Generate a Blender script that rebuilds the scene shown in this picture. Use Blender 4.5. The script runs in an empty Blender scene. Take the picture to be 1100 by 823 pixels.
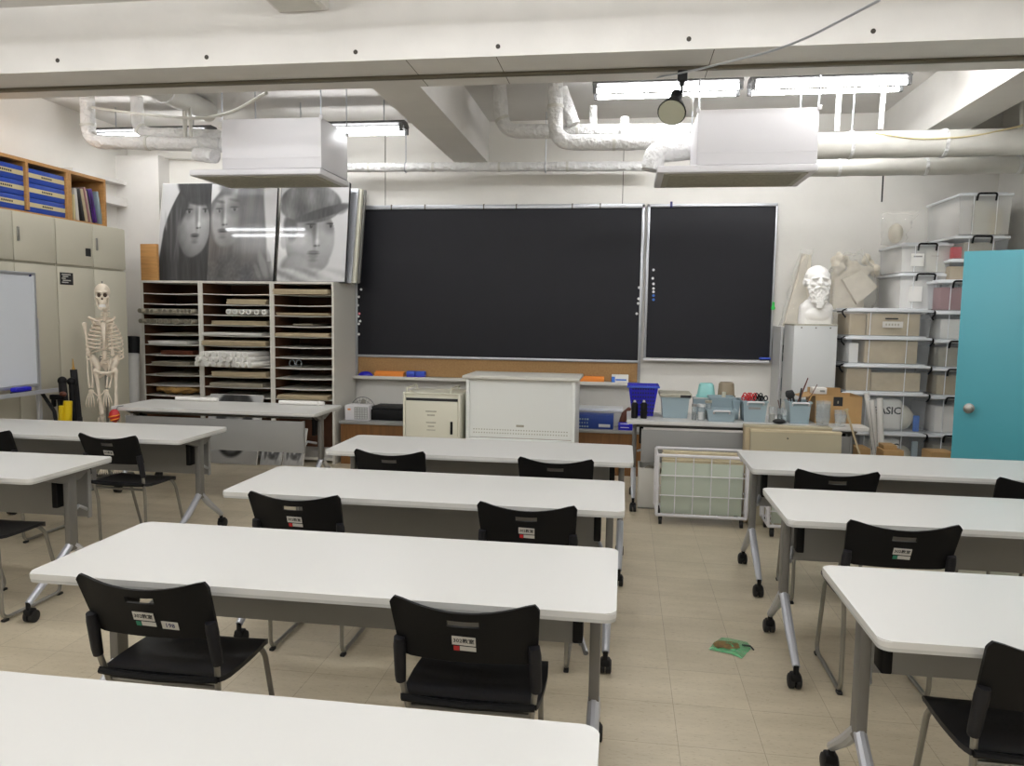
import bpy, bmesh, math, random
from mathutils import Vector, Matrix, noise
random.seed(7)
C = bpy.context.scene.collection
PI = math.pi
W, H = 1100, 823
F_PX, YAW, PITCH, ROLL, CAM_Z = 819.57, 0.14523512, 0.08990391, -0.01405553, 1.5323
# ------------------------------------------------------------------ camera
def cam_axes():
    cy, sy, cp, sp = math.cos(YAW), math.sin(YAW), math.cos(PITCH), math.sin(PITCH)
    f = Vector((-sy*cp, cy*cp, -sp)); r0 = Vector((cy, sy, 0)); d0 = f.cross(r0)
    cr, sr = math.cos(ROLL), math.sin(ROLL)
    return r0*cr + d0*sr, r0*-sr + d0*cr, f
CR, CD, CF = cam_axes()
def at(px, py, x=None, y=None, z=None):
    """the point of the room seen at a photo pixel on the plane x=, y= or z="""
    q = CR*((px-W/2)/F_PX) + CD*((py-H/2)/F_PX) + CF
    o = Vector((0, 0, CAM_Z))
    t = (z-CAM_Z)/q.z if z is not None else (y/q.y if y is not None else x/q.x)
    return o + q*t
cam = bpy.data.objects.new('camera', bpy.data.cameras.new('camera'))
C.objects.link(cam)
cam.data.sensor_fit = 'HORIZONTAL'; cam.data.sensor_width = 36; cam.data.lens = F_PX/W*36
cam.matrix_world = Matrix.Translation((0, 0, CAM_Z)) @ Matrix((CR, -CD, -CF)).transposed().to_4x4()
cam.data.clip_start = .05
sc = bpy.context.scene
sc.camera = cam
# ------------------------------------------------------------------ materials
def lin(c):
    c = c/255.0
    return c/12.92 if c <= .04045 else ((c+.055)/1.055)**2.4
def col(r, g, b): return (lin(r), lin(g), lin(b), 1)
def nd(nt, t, **k):
    n = nt.nodes.new(t)
    for a, b in k.items(): setattr(n, a, b)
    return n
def mat(name, rgb, rough=.5, metal=0.0, spec=.5, var=0.0, vscale=8.0, bump=0.0, bscale=60.0, stretch=None, coat=0.0):
    m = bpy.data.materials.new(name); m.use_nodes = True
    nt = m.node_tree; p = nt.nodes['Principled BSDF']
    base = col(*rgb)
    p.inputs['Base Color'].default_value = base
    p.inputs['Roughness'].default_value = rough
    p.inputs['Metallic'].default_value = metal
    p.inputs['Specular IOR Level'].default_value = spec
    if coat: p.inputs['Coat Weight'].default_value = coat; p.inputs['Coat Roughness'].default_value = .05
    if var or bump:
        tc = nd(nt, 'ShaderNodeTexCoord'); src = tc.outputs['Object']
        if stretch:
            mp = nd(nt, 'ShaderNodeMapping'); mp.inputs['Scale'].default_value = stretch
            nt.links.new(src, mp.inputs['Vector']); src = mp.outputs['Vector']
    if var:
        n = nd(nt, 'ShaderNodeTexNoise'); n.inputs['Scale'].default_value = vscale; n.inputs['Detail'].default_value = 5
        nt.links.new(src, n.inputs['Vector'])
        r = nd(nt, 'ShaderNodeValToRGB')
        r.color_ramp.elements[0].position = .3; r.color_ramp.elements[1].position = .7
        r.color_ramp.elements[0].color = tuple(max(0, v*(1-var)) for v in base[:3]) + (1,)
        r.color_ramp.elements[1].color = tuple(min(1, v*(1+var)) for v in base[:3]) + (1,)
        nt.links.new(n.outputs['Fac'], r.inputs['Fac']); nt.links.new(r.outputs['Color'], p.inputs['Base Color'])
    if bump:
        n2 = nd(nt, 'ShaderNodeTexNoise'); n2.inputs['Scale'].default_value = bscale; n2.inputs['Detail'].default_value = 4
        nt.links.new(src, n2.inputs['Vector'])
        b = nd(nt, 'ShaderNodeBump'); b.inputs['Strength'].default_value = bump; b.inputs['Distance'].default_value = .01
        nt.links.new(n2.outputs['Fac'], b.inputs['Height']); nt.links.new(b.outputs['Normal'], p.inputs['Normal'])
    return m
def emit(name, rgb, s):
    m = bpy.data.materials.new(name); m.use_nodes = True
    p = m.node_tree.nodes['Principled BSDF']
    p.inputs['Base Color'].default_value = col(*rgb)
    p.inputs['Emission Color'].default_value = col(*rgb); p.inputs['Emission Strength'].default_value = s
    return m
def film(name, rgb, alpha, rough=.15, bump=0.0, bscale=30.0):
    """thin see-through plastic: part of the light passes straight on, the rest meets a glossy milky surface"""
    m = mat(name, rgb, rough, bump=bump, bscale=bscale)
    m.node_tree.nodes['Principled BSDF'].inputs['Alpha'].default_value = alpha
    return m
def vinyl_floor():
    m = mat('vinyl_floor_tiles', (178, 165, 140), .33)
    nt = m.node_tree; p = nt.nodes['Principled BSDF']; L = nt.links
    tc = nd(nt, 'ShaderNodeTexCoord'); mp = nd(nt, 'ShaderNodeMapping'); mp.inputs['Scale'].default_value = (1, 1, 1)
    mp.inputs['Location'].default_value = (.07, .03, 0)
    L.new(tc.outputs['Object'], mp.inputs['Vector'])
    br = nd(nt, 'ShaderNodeTexBrick'); br.offset = 0; br.squash = 1
    br.inputs['Scale'].default_value = 1; br.inputs['Brick Width'].default_value = .3; br.inputs['Row Height'].default_value = .3
    br.inputs['Mortar Size'].default_value = .0012; br.inputs['Mortar Smooth'].default_value = .3; br.inputs['Bias'].default_value = 0
    br.inputs['Color1'].default_value = col(200, 188, 164); br.inputs['Color2'].default_value = col(193, 181, 158); br.inputs['Mortar'].default_value = col(150, 138, 116)
    L.new(mp.outputs['Vector'], br.inputs['Vector'])
    n = nd(nt, 'ShaderNodeTexNoise'); n.inputs['Scale'].default_value = 1.6; n.inputs['Detail'].default_value = 8; n.inputs['Roughness'].default_value = .7
    m2 = nd(nt, 'ShaderNodeMapping'); m2.inputs['Scale'].default_value = (1, 3.5, 1); L.new(tc.outputs['Object'], m2.inputs['Vector']); L.new(m2.outputs['Vector'], n.inputs['Vector'])
    r = nd(nt, 'ShaderNodeValToRGB'); r.color_ramp.elements[0].position = .32; r.color_ramp.elements[1].position = .62
    r.color_ramp.elements[0].color = (.8, .79, .76, 1); r.color_ramp.elements[1].color = (1, 1, 1, 1)
    L.new(n.outputs['Fac'], r.inputs['Fac'])
    n3 = nd(nt, 'ShaderNodeTexNoise'); n3.inputs['Scale'].default_value = 42; n3.inputs['Detail'].default_value = 3; L.new(m2.outputs['Vector'], n3.inputs['Vector'])
    r3 = nd(nt, 'ShaderNodeValToRGB'); r3.color_ramp.elements[0].position = .3; r3.color_ramp.elements[1].position = .42
    r3.color_ramp.elements[0].color = (.62, .58, .52, 1); r3.color_ramp.elements[1].color = (1, 1, 1, 1); L.new(n3.outputs['Fac'], r3.inputs['Fac'])
    mx = nd(nt, 'ShaderNodeMix', data_type='RGBA', blend_type='MULTIPLY'); mx.inputs[0].default_value = 1
    L.new(br.outputs['Color'], mx.inputs[6]); L.new(r.outputs['Color'], mx.inputs[7])
    mx2 = nd(nt, 'ShaderNodeMix', data_type='RGBA', blend_type='MULTIPLY'); mx2.inputs[0].default_value = .6
    L.new(mx.outputs[2], mx2.inputs[6]); L.new(r3.outputs['Color'], mx2.inputs[7])
    L.new(mx2.outputs[2], p.inputs['Base Color'])
    return m
def paint_mat(name, rough, coat):
    m = mat(name, (200, 200, 200), rough, coat=coat)
    nt = m.node_tree; a = nd(nt, 'ShaderNodeAttribute', attribute_name='drawing')
    nt.links.new(a.outputs['Color'], nt.nodes['Principled BSDF'].inputs['Base Color'])
    return m
def perforated():
    m = mat('perforated_black_seat', (27, 27, 31), .45, spec=.4)
    nt = m.node_tree; L = nt.links; p = nt.nodes['Principled BSDF']
    tc = nd(nt, 'ShaderNodeTexCoord'); v = nd(nt, 'ShaderNodeTexVoronoi', feature='F1'); v.inputs['Scale'].default_value = 38; v.inputs['Randomness'].default_value = 0
    L.new(tc.outputs['Object'], v.inputs['Vector'])
    r = nd(nt, 'ShaderNodeValToRGB'); r.color_ramp.elements[0].position = .26; r.color_ramp.elements[1].position = .32
    r.color_ramp.elements[0].color = (.0015, .0015, .0015, 1); r.color_ramp.elements[1].color = col(27, 27, 31)
    L.new(v.outputs['Distance'], r.inputs['Fac']); L.new(r.outputs['Color'], p.inputs['Base Color'])
    return m
M = {}
M['wall'] = mat('painted_concrete_wall', (222, 219, 212), .7, var=.04, vscale=2.2, bump=.05, bscale=25)
M['ceiling'] = mat('painted_ceiling', (206, 203, 198), .8, var=.05, vscale=2)
M['beam'] = mat('painted_concrete_beam', (222, 219, 214), .72, var=.04, vscale=3, bump=.08, bscale=18)
M['floor'] = vinyl_floor()
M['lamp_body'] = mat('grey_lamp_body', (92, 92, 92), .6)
M['white_top'] = mat('white_laminate', (211, 210, 206), .34)
M['edge'] = mat('pale_grey_edge', (188, 188, 184), .4)
M['panel_grey'] = mat('grey_steel_panel', (142, 141, 138), .5)
M['leg_grey'] = mat('warm_grey_painted_steel', (118, 116, 112), .4, metal=.3)
M['silver'] = mat('silver_painted_steel', (190, 192, 198), .3, metal=.45)
M['chrome'] = mat('satin_steel_tube', (150, 148, 142), .3, metal=.75)
M['black'] = mat('black_plastic', (17, 17, 18), .55, spec=.22)
M['black_soft'] = mat('black_fabric', (22, 22, 24), .8, var=.3, vscale=50)
M['seat'] = perforated()
M['rubber'] = mat('black_rubber', (16, 16, 17), .6)
M['sleeve'] = mat('dark_grey_plastic', (30, 30, 34), .5, spec=.3)
M['label'] = mat('white_sticker', (205, 202, 195), .5)
M['ink'] = mat('dark_print', (30, 30, 32), .6)
M['navy_ink'] = mat('navy_print', (32, 32, 92), .6)
M['red'] = mat('red_plastic', (190, 34, 40), .4)
M['green_sticker'] = mat('green_sticker', (46, 128, 100), .5)
M['slate'] = mat('blackboard_slate', (25, 25, 30), .5, spec=.25, var=.06, vscale=3)
M['alu'] = mat('aluminium', (178, 180, 184), .35, metal=.6)
M['cork'] = mat('tan_pinboard', (156, 121, 78), .8, var=.12, vscale=60)
M['wood'] = mat('light_wood', (186, 138, 82), .5, var=.16, vscale=5, stretch=(1, 14, 14))
M['wood_dark'] = mat('brown_wood', (122, 82, 40), .55, var=.18, vscale=4, stretch=(12, 12, 1.5))
M['wood_in'] = mat('brown_hardboard', (84, 50, 26), .7, var=.15, vscale=8)
M['ply'] = mat('plywood', (170, 128, 78), .6, var=.1, vscale=5, stretch=(2, 2, 12))
M['cab'] = mat('beige_steel', (198, 193, 175), .5)
M['shelf_white'] = mat('offwhite_melamine', (208, 205, 196), .5)
M['ivory'] = mat('ivory_painted_steel', (212, 209, 191), .4)
M['podium'] = mat('white_painted_steel', (230, 232, 228), .4)
M['ac'] = mat('white_enamel', (214, 212, 214), .45)
M['track'] = mat('dark_track', (96, 89, 72), .6)
M['grille'] = mat('grey_grille', (168, 164, 148), .5, var=.1, vscale=40)
M['wrap'] = mat('white_pipe_wrap', (222, 221, 219), .6, var=.05, vscale=10, bump=1.0, bscale=24)
M['wrap'].node_tree.nodes['Bump'].inputs['Distance'].default_value = .035
M['duct'] = mat('white_painted_duct', (204, 202, 194), .55, var=.05, vscale=7, bump=.15, bscale=12)
M['tube'] = emit('fluorescent_tube', (249, 250, 252), 33)
M['tube_back'] = emit('fluorescent_tube_bright', (249, 250, 252), 55)  # same tube, set stronger to brighten the back of the room
M['tube_soft'] = emit('fluorescent_tube_weak', (249, 250, 252), 25)  # same tube, set weaker
M['tube_dim'] = emit('fluorescent_tube_fill', (249, 250, 252), 11)  # weakest setting, only for the added fill lamp
M['bone'] = mat('cream_bone_resin', (226, 213, 194), .5, var=.08, vscale=25)
M['bone_dark'] = mat('dark_hollow', (70, 55, 44), .8)
M['plaster'] = mat('white_plaster', (236, 233, 228), .75)
M['plaster_old'] = mat('aged_plaster', (218, 210, 194), .8, var=.08, vscale=14)
M['blue'] = mat('blue_file_cover', (28, 70, 168), .45, var=.1, vscale=10)
M['cream'] = mat('cream_label', (208, 194, 150), .6)
M['blue_plastic'] = mat('deep_blue_plastic', (30, 26, 178), .35)
M['blue_felt'] = mat('blue_felt', (60, 86, 190), .7)
M['blue_dark'] = mat('blue_box_card', (22, 56, 132), .5)
M['orange'] = mat('orange_paper', (232, 140, 52), .6)
M['paper'] = mat('white_paper', (230, 228, 222), .7)
M['paper_tan'] = mat('tan_paper', (184, 168, 138), .75, var=.08, vscale=20)
M['paper_grey'] = mat('grey_paper', (156, 149, 132), .75, var=.1, vscale=20)
M['kraft'] = mat('kraft_card', (176, 140, 92), .7, var=.06, vscale=10)
M['kraft_pale'] = mat('pale_card', (178, 160, 128), .7, var=.06, vscale=12)
M['brown_paper'] = mat('crumpled_brown_paper', (170, 132, 74), .7, var=.3, vscale=18)
M['board_green'] = mat('grey_green_board', (182, 190, 174), .6, var=.03, vscale=3)
M['board_beige'] = mat('beige_board', (172, 163, 138), .6, var=.04, vscale=3)
M['board_edge'] = mat('pale_wood_edge', (200, 187, 156), .6, var=.1, vscale=10)
M['sky_plastic'] = mat('pale_blue_plastic', (150, 168, 175), .4)
M['teal_plastic'] = mat('pale_teal_plastic', (146, 204, 200), .4)
M['taupe'] = mat('taupe_plastic', (140, 126, 104), .5)
M['door'] = mat('turquoise_paint', (76, 158, 171), .38)
M['whiteboard'] = mat('whiteboard_enamel', (214, 218, 224), .25)
M['yellow'] = mat('yellow_plastic', (222, 190, 20), .4)
M['gold'] = mat('straw', (190, 150, 80), .7)
M['brown'] = mat('reddish_brown_leather', (90, 44, 26), .5)
M['purple'] = mat('purple_cover', (74, 36, 120), .4, var=.6, vscale=9)
M['book_white'] = mat('white_book_cover', (206, 202, 194), .5)
M['book_black'] = mat('black_book_cover', (34, 32, 34), .5)
M['book_rose'] = mat('dusty_rose_cover', (150, 110, 110), .6)
M['grey_card'] = mat('light_grey_steel', (198, 199, 197), .5)
M['charcoal'] = mat('charcoal_drawing', (92, 92, 94), .6, var=.5, vscale=7)
M['clear'] = film('clear_box_plastic', (222, 227, 232), .16, .2)
M['milky'] = film('milky_box_plastic', (240, 240, 237), .42, .3)
M['lid'] = film('frosted_lid', (236, 238, 240), .88, .3)
M['glass'] = film('clear_cup_plastic', (206, 214, 216), .35, .1)
M['bag'] = film('plastic_bag_film', (230, 227, 218), .22, .12, bump=1, bscale=22)
M['bag_green'] = film('green_plastic_bag_film', (96, 190, 130), .6, .2, bump=.6, bscale=60)
M['amber'] = mat('brown_crumbs', (110, 84, 40), .7, var=.4, vscale=60)
M['lamp_face'] = mat('spotlight_glass', (150, 148, 128), .2)
M['draw_gloss'] = paint_mat('pencil_drawing_under_cover', .35, 1.0)
M['draw'] = paint_mat('pencil_drawing', .6, 0)
M['dot_white'] = mat('white_magnet', (230, 230, 230), .4)
M['dot_pink'] = mat('pink_magnet', (226, 130, 140), .4)
M['dot_blue'] = mat('blue_magnet', (50, 110, 200), .4)
M['dot_green'] = mat('green_magnet', (60, 200, 90), .4)
M['seam'] = mat('dark_seam', (84, 78, 66), .8)
M['hole'] = mat('dark_hole', (70, 66, 60), .9)
# ------------------------------------------------------------------ mesh builder
def origin(o):
    v = Vector((0, 0, 0))
    while o is not None: v = v + o.location; o = o.parent
    return v
class MB:
    def __init__(self): self.bm = bmesh.new(); self.mi = 0
    def _faces(self, n0):
        self.bm.faces.ensure_lookup_table()
        for f in self.bm.faces[n0:]: f.material_index = self.mi
    def add(self, verts, faces, X=None):
        n0 = len(self.bm.faces)
        vs = [self.bm.verts.new(X @ Vector(v) if X else v) for v in verts]
        for f in faces:
            try: self.bm.faces.new([vs[i] for i in f])
            except ValueError: pass
        self._faces(n0); return self
    def box(self, x0, x1, y0, y1, z0, z1, bev=0.0, X=None, seg=2):
        b = bmesh.new()
        vs = [b.verts.new((x, y, z)) for x in (x0, x1) for y in (y0, y1) for z in (z0, z1)]
        for f in ((0, 1, 3, 2), (4, 6, 7, 5), (0, 4, 5, 1), (2, 3, 7, 6), (0, 2, 6, 4), (1, 5, 7, 3)): b.faces.new([vs[i] for i in f])
        if bev: bmesh.ops.bevel(b, geom=b.edges[:], offset=bev, segments=seg, affect='EDGES', profile=.5)
        return self.join(b, X)
    def join(self, b, X=None):
        n0 = len(self.bm.faces); mp = {}
        for v in b.verts: mp[v] = self.bm.verts.new(X @ v.co if X else v.co)
        for f in b.faces: self.bm.faces.new([mp[v] for v in f.verts])
        b.free(); self._faces(n0); return self
    def tube(self, pts, r, n=10, cap=True, closed=False):
        pts = [Vector(p) for p in pts]; k = len(pts)
        rs = list(r) if isinstance(r, (list, tuple)) else [r]*k
        up = None; rings = []; n0 = len(self.bm.faces)
        for i, p in enumerate(pts):
            if closed: t = pts[(i+1) % k] - pts[i-1]
            else: t = (pts[min(i+1, k-1)] - pts[max(i-1, 0)])
            t.normalize()
            if up is None:
                up = Vector((0, 0, 1)) if abs(t.z) < .9 else Vector((1, 0, 0))
            a = t.cross(up)
            if a.length < 1e-6: a = t.orthogonal()
            a.normalize(); b = a.cross(t); up = b
            rings.append([self.bm.verts.new(p + (a*math.cos(2*PI*j/n) + b*math.sin(2*PI*j/n))*rs[i]) for j in range(n)])
        for i in range(k if closed else k-1):
            A, B = rings[i], rings[(i+1) % k]
            for j in range(n):
                self.bm.faces.new((A[j], A[(j+1) % n], B[(j+1) % n], B[j]))
        if cap and not closed:
            self.bm.faces.new(rings[0][::-1]); self.bm.faces.new(rings[-1])
        self._faces(n0); return self
    def cyl(self, p0, p1, r, r1=None, n=16): return self.tube([p0, p1], [r, r if r1 is None else r1], n)
    def lathe(self, prof, c=(0, 0, 0), n=20, X=None, a0=0, a1=2*PI):
        n0 = len(self.bm.faces); full = abs(a1-a0-2*PI) < 1e-6; rings = []
        c = Vector(c)
        for r, z in prof:
            ring = []
            for j in range(n if full else n+1):
                a = a0 + (a1-a0)*j/n
                v = Vector((r*math.cos(a), r*math.sin(a), z)) + c
                ring.append(self.bm.verts.new(X @ v if X else v))
            rings.append(ring)
        for A, B in zip(rings, rings[1:]):
            m = len(A)
            for j in range(m if full else m-1):
                self.bm.faces.new((A[j], A[(j+1) % m], B[(j+1) % m], B[j]))
        if full:
            if prof[0][0] > 1e-5: self.bm.faces.new(rings[0][::-1])
            if prof[-1][0] > 1e-5: self.bm.faces.new(rings[-1])
        self._faces(n0); return self
    def ell(self, c, r, nu=14, nv=9, X=None):
        r = (r, r, r) if not isinstance(r, (tuple, list)) else r
        T_ = Matrix.Translation(c) @ (X if X else Matrix()) @ Matrix.Diagonal((r[0], r[1], r[2], 1))
        b = bmesh.new(); bmesh.ops.create_uvsphere(b, u_segments=nu, v_segments=nv, radius=1)
        return self.join(b, T_)
    def prism(self, pts, vec):
        n0 = len(self.bm.faces); vec = Vector(vec)
        a = [self.bm.verts.new(p) for p in pts]; b = [self.bm.verts.new(Vector(p)+vec) for p in pts]
        k = len(a); self.bm.faces.new(a); self.bm.faces.new(b[::-1])
        for i in range(k): self.bm.faces.new((a[i], b[i], b[(i+1) % k], a[(i+1) % k]))
        self._faces(n0); return self
    def m(self, i): self.mi = i; return self
    def mesh(self, name, mats, org, smooth=True, ang=35):
        bm = self.bm
        bmesh.ops.recalc_face_normals(bm, faces=bm.faces[:])
        bmesh.ops.translate(bm, verts=bm.verts[:], vec=-org)
        me = bpy.data.meshes.new(name); bm.to_mesh(me); bm.free()
        for m_ in (mats if isinstance(mats, (list, tuple)) else [mats]): me.materials.append(m_)
        if smooth: me.shade_smooth(); me.set_sharp_from_angle(angle=math.radians(ang))
        return me
    def bbox(self):
        co = [v.co for v in self.bm.verts]
        return [f(c[i] for c in co) for f in (min, max) for i in range(3)]
def tag(o, label=None, cat=None, group=None, kind=None):
    if label: o['label'] = label
    if cat: o['category'] = cat
    if group: o['group'] = group
    if kind: o['kind'] = kind
    return o
def thing(name, label, cat, loc=(0, 0, 0), group=None):
    o = bpy.data.objects.new(name, None); C.objects.link(o); o.location = loc; o.empty_display_size = .1
    return tag(o, label, cat, group)
def part(mb, name, mats, parent, label=None, kind=None, **k):
    o = bpy.data.objects.new(name, mb.mesh(name, mats, origin(parent), **k)); C.objects.link(o); o.parent = parent
    return tag(o, label, kind=kind)
def single(mb, name, mats, label, cat, group=None, **k):
    b = mb.bbox(); org = Vector(((b[0]+b[3])/2, (b[1]+b[4])/2, b[2]))
    o = bpy.data.objects.new(name, mb.mesh(name, mats, org, **k)); C.objects.link(o); o.location = org
    return tag(o, label, cat, group)
def struct(mb, name, mats, parent=None, **k):
    if parent is not None: return part(mb, name, mats, parent, **k)
    o = bpy.data.objects.new(name, mb.mesh(name, mats, Vector((0, 0, 0)), **k)); C.objects.link(o)
    return tag(o, kind='structure')
def kids(o): return [c for c in bpy.data.objects if c.parent is o]
def copy_tree(o, label=None, group=None, loc=None, rz=None, parent=None):
    c = o.copy(); C.objects.link(c); c.parent = parent
    if label: c['label'] = label
    if group: c['group'] = group
    if loc is not None: c.location = loc
    if rz is not None: c.rotation_euler = (0, 0, rz)
    for ch in kids(o): copy_tree(ch, parent=c)
    return c
def text_mb(s, size, center, right=(1, 0, 0), up=(0, 0, 1), depth=.0006, bold=0.0):
    """lettering as a thin mesh; right/up give its plane"""
    cu = bpy.data.curves.new('lettering', 'FONT'); cu.body = s; cu.size = size; cu.align_x = 'CENTER'; cu.align_y = 'CENTER'
    cu.extrude = depth; cu.resolution_u = 2; cu.offset = bold
    o = bpy.data.objects.new('lettering', cu); C.objects.link(o)
    me = bpy.data.meshes.new_from_object(o.evaluated_get(bpy.context.evaluated_depsgraph_get()))
    bpy.data.objects.remove(o); bpy.data.curves.remove(cu)
    R = Vector(right).normalized(); U = Vector(up).normalized(); N = R.cross(U)
    X = Matrix.Translation(center) @ Matrix((R, U, N)).transposed().to_4x4()
    b = bmesh.new(); b.from_mesh(me); bpy.data.meshes.remove(me)
    mb = MB(); mb.join(b, X); return mb
def remeshed(mb, voxel, smooth_it=4):
    """one continuous skin over overlapping lumps"""
    me = bpy.data.meshes.new('lumps'); mb.bm.to_mesh(me); mb.bm.free()
    o = bpy.data.objects.new('lumps', me); C.objects.link(o)
    r = o.modifiers.new('r', 'REMESH'); r.mode = 'VOXEL'; r.voxel_size = voxel
    s = o.modifiers.new('s', 'SMOOTH'); s.factor = .5; s.iterations = smooth_it
    e = bpy.data.meshes.new_from_object(o.evaluated_get(bpy.context.evaluated_depsgraph_get()))
    bpy.data.objects.remove(o); bpy.data.meshes.remove(me)
    out = MB(); b = bmesh.new(); b.from_mesh(e); bpy.data.meshes.remove(e); out.join(b); return out
# ================================================================== THE ROOM
XL, XR, YF, YB, ZC, ZB = -5.5, 3.45, -2.2, 7.92, 3.5, 3.08
def slab(name, x0, x1, y0, y1, z0, z1, m, **k): return struct(MB().box(x0, x1, y0, y1, z0, z1, **k), name, M[m])
slab('floor', XL-.1, XR+.1, YF-.1, YB+.1, -.1, 0, 'floor')
slab('ceiling', XL-.1, XR+.1, YF-.1, YB+.1, ZC, ZC+.1, 'ceiling')
slab('wall_back', XL-.1, XR+.1, YB, YB+.1, 0, ZC, 'wall')
slab('wall_left', XL-.1, XL, YF, YB, 0, ZC, 'wall')
slab('wall_right', XR, XR+.1, YF, YB, 0, ZC, 'wall')
slab('wall_front', XL-.1, XR+.1, YF-.1, YF, 0, ZC, 'wall')
slab('trim_1', 3.12, XR, 5.14, 5.26, 0, ZC, 'wall')            # return of the right wall that carries the door
BY0, BY1 = 4.69, 5.25
fb = slab('trim_2', XL, XR, BY0, BY1, ZB, ZC, 'beam')          # the deep cross beam
for px, py in ((62, 65), (222, 61.5), (382, 56), (535, 50), (740, 42), (938, 33.5)):
    p = at(px, py, y=BY0); part(MB().cyl((p.x, BY0-.004, p.z), (p.x, BY0+.02, p.z), .014, n=12), 'tie_hole', M['hole'], fb)
for px in (445, 540, 760):                                       # casting joints under the beam
    a = at(px, 75, z=ZB); part(MB().box(a.x-.002, a.x+.002, BY0+.01, BY1-.01, ZB-.001, ZB+.01), 'joint', M['seam'], fb)
slab('trim_3', at(490, 175, y=YB).x, at(525, 175, y=YB).x, BY1, YB, ZB, ZC, 'beam')
slab('trim_4', at(995, 140, z=ZB).x, at(1042, 139, z=ZB).x, BY1, YB, ZB, ZC, 'beam')
el = at(148, 198.5, y=YB-.01); el2, el3 = at(145, 217, y=YB-.01), at(145, 225, y=YB-.01)
slab('trim_5', XL, el.x, 6.9, YB, el3.z, el2.z, 'beam')        # ledges high on the left wall
slab('trim_6', XL, el.x, 6.9, YB, el.z-.04, el.z, 'beam')
slab('trim_7', XL, at(172, 250, y=YB-.2).x, YB-.2, YB, 0, ZB+.1, 'beam')          # corner pilaster
# seams of the wall lining above the blackboard
for px in (414, 669):
    a = at(px, 205, y=YB); struct(MB().box(a.x-.003, a.x+.003, YB-.004, YB+.01, 2.62, ZC), 'trim_8', M['seam'])
a = at(948, 200, y=YB); struct(MB().box(a.x-.006, a.x+.006, YB-.006, YB+.01, at(948, 217, y=YB).z, at(948, 188, y=YB).z), 'trim_9', M['ink'])
# lighting track let into the underside of the beam
yt = at(733, 72, z=ZB).y
tb = MB().box(XL+.05, XR-.05, yt-.02, yt+.02, ZB-.022, ZB-.001, bev=.003)
single(tb, 'lighting_track', M['track'], 'long thin lighting track under the near concrete beam', 'track')
# boxed duct that runs from the beam toward the viewer
p0, p1 = at(300, 14, y=BY0), at(354, 13, y=BY0)
t = thing('ceiling_duct', 'short boxed white duct at the top edge above the beam', 'duct', ((p0.x+p1.x)/2, 4.3, p0.z))
part(MB().box(p0.x, p1.x, 3.2, BY0-.002, p0.z, ZC-.002, bev=.01), 'casing', M['beam'], t)
part(MB().box(p0.x+.03, p1.x-.03, 3.25, BY0-.05, p0.z-.012, p0.z+.01, bev=.004), 'cover_strip', M['duct'], t)
# ------------------------------------------------------------------ ceiling lights
def ceiling_light(x, y, z, L, label, group=None, hang=ZC, tube='tube'):
    t = thing('ceiling_light', label, 'light', (x, y, z), group)
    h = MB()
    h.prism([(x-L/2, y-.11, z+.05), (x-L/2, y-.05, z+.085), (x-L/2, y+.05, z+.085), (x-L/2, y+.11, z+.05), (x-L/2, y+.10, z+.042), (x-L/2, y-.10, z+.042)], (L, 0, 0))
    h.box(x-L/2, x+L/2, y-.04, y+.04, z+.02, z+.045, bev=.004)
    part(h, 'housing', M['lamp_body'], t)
    for s in (-1, 1):
        part(MB().cyl((x-L/2+.035, y+s*.09, z), (x+L/2-.035, y+s*.09, z), .0165, n=10), 'fluorescent_tube', M[tube], t)
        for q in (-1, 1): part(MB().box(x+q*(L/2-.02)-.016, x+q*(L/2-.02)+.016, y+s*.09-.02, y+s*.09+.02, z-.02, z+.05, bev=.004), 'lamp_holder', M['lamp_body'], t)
    if hang > z+.1:
        for q in (-1, 1): part(MB().cyl((x+q*L*.33, y, z+.08), (x+q*L*.33, y, hang), .006, n=8), 'hanger_rod', M['alu'], t)
    return t
a, b, c_, d = at(637, 102, z=3.28), at(797, 97, z=3.28), at(804, 97, z=3.28), at(976, 91, z=3.28)
yl = (a.y+d.y)/2
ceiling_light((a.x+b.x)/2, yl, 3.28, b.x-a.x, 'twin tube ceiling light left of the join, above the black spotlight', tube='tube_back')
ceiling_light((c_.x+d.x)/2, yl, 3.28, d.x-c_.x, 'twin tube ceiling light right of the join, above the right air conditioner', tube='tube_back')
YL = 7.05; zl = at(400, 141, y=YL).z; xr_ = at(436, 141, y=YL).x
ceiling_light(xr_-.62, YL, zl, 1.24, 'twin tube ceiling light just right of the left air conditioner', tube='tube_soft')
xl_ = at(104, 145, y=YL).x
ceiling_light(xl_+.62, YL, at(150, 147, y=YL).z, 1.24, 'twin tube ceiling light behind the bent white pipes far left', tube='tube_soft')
ceiling_light(1.86, 5.45, 3.3, 1.2, 'added twin tube fill light hidden behind the beam at the right')  # unseen lamp, added to brighten the back right corner
ceiling_light(-4.72, 5.46, 3.3, 1.2, 'added twin tube fill light hidden behind the beam by the left wall', tube='tube_soft')  # unseen lamp, added for the glare on the portraits and the back wall
ceiling_light(-2.6, 5.46, 3.3, 1.2, 'added dim twin tube fill light hidden behind the beam over the left desks', tube='tube_dim')  # unseen weak lamp, added to lift the left air conditioner and wall
n_ = 0
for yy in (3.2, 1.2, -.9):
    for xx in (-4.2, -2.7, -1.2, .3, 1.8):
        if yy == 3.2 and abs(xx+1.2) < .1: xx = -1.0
        ceiling_light(xx, yy, 3.3, 1.25, 'twin tube ceiling light over the rows of white tables', 'ceiling lights over the tables')
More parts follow.
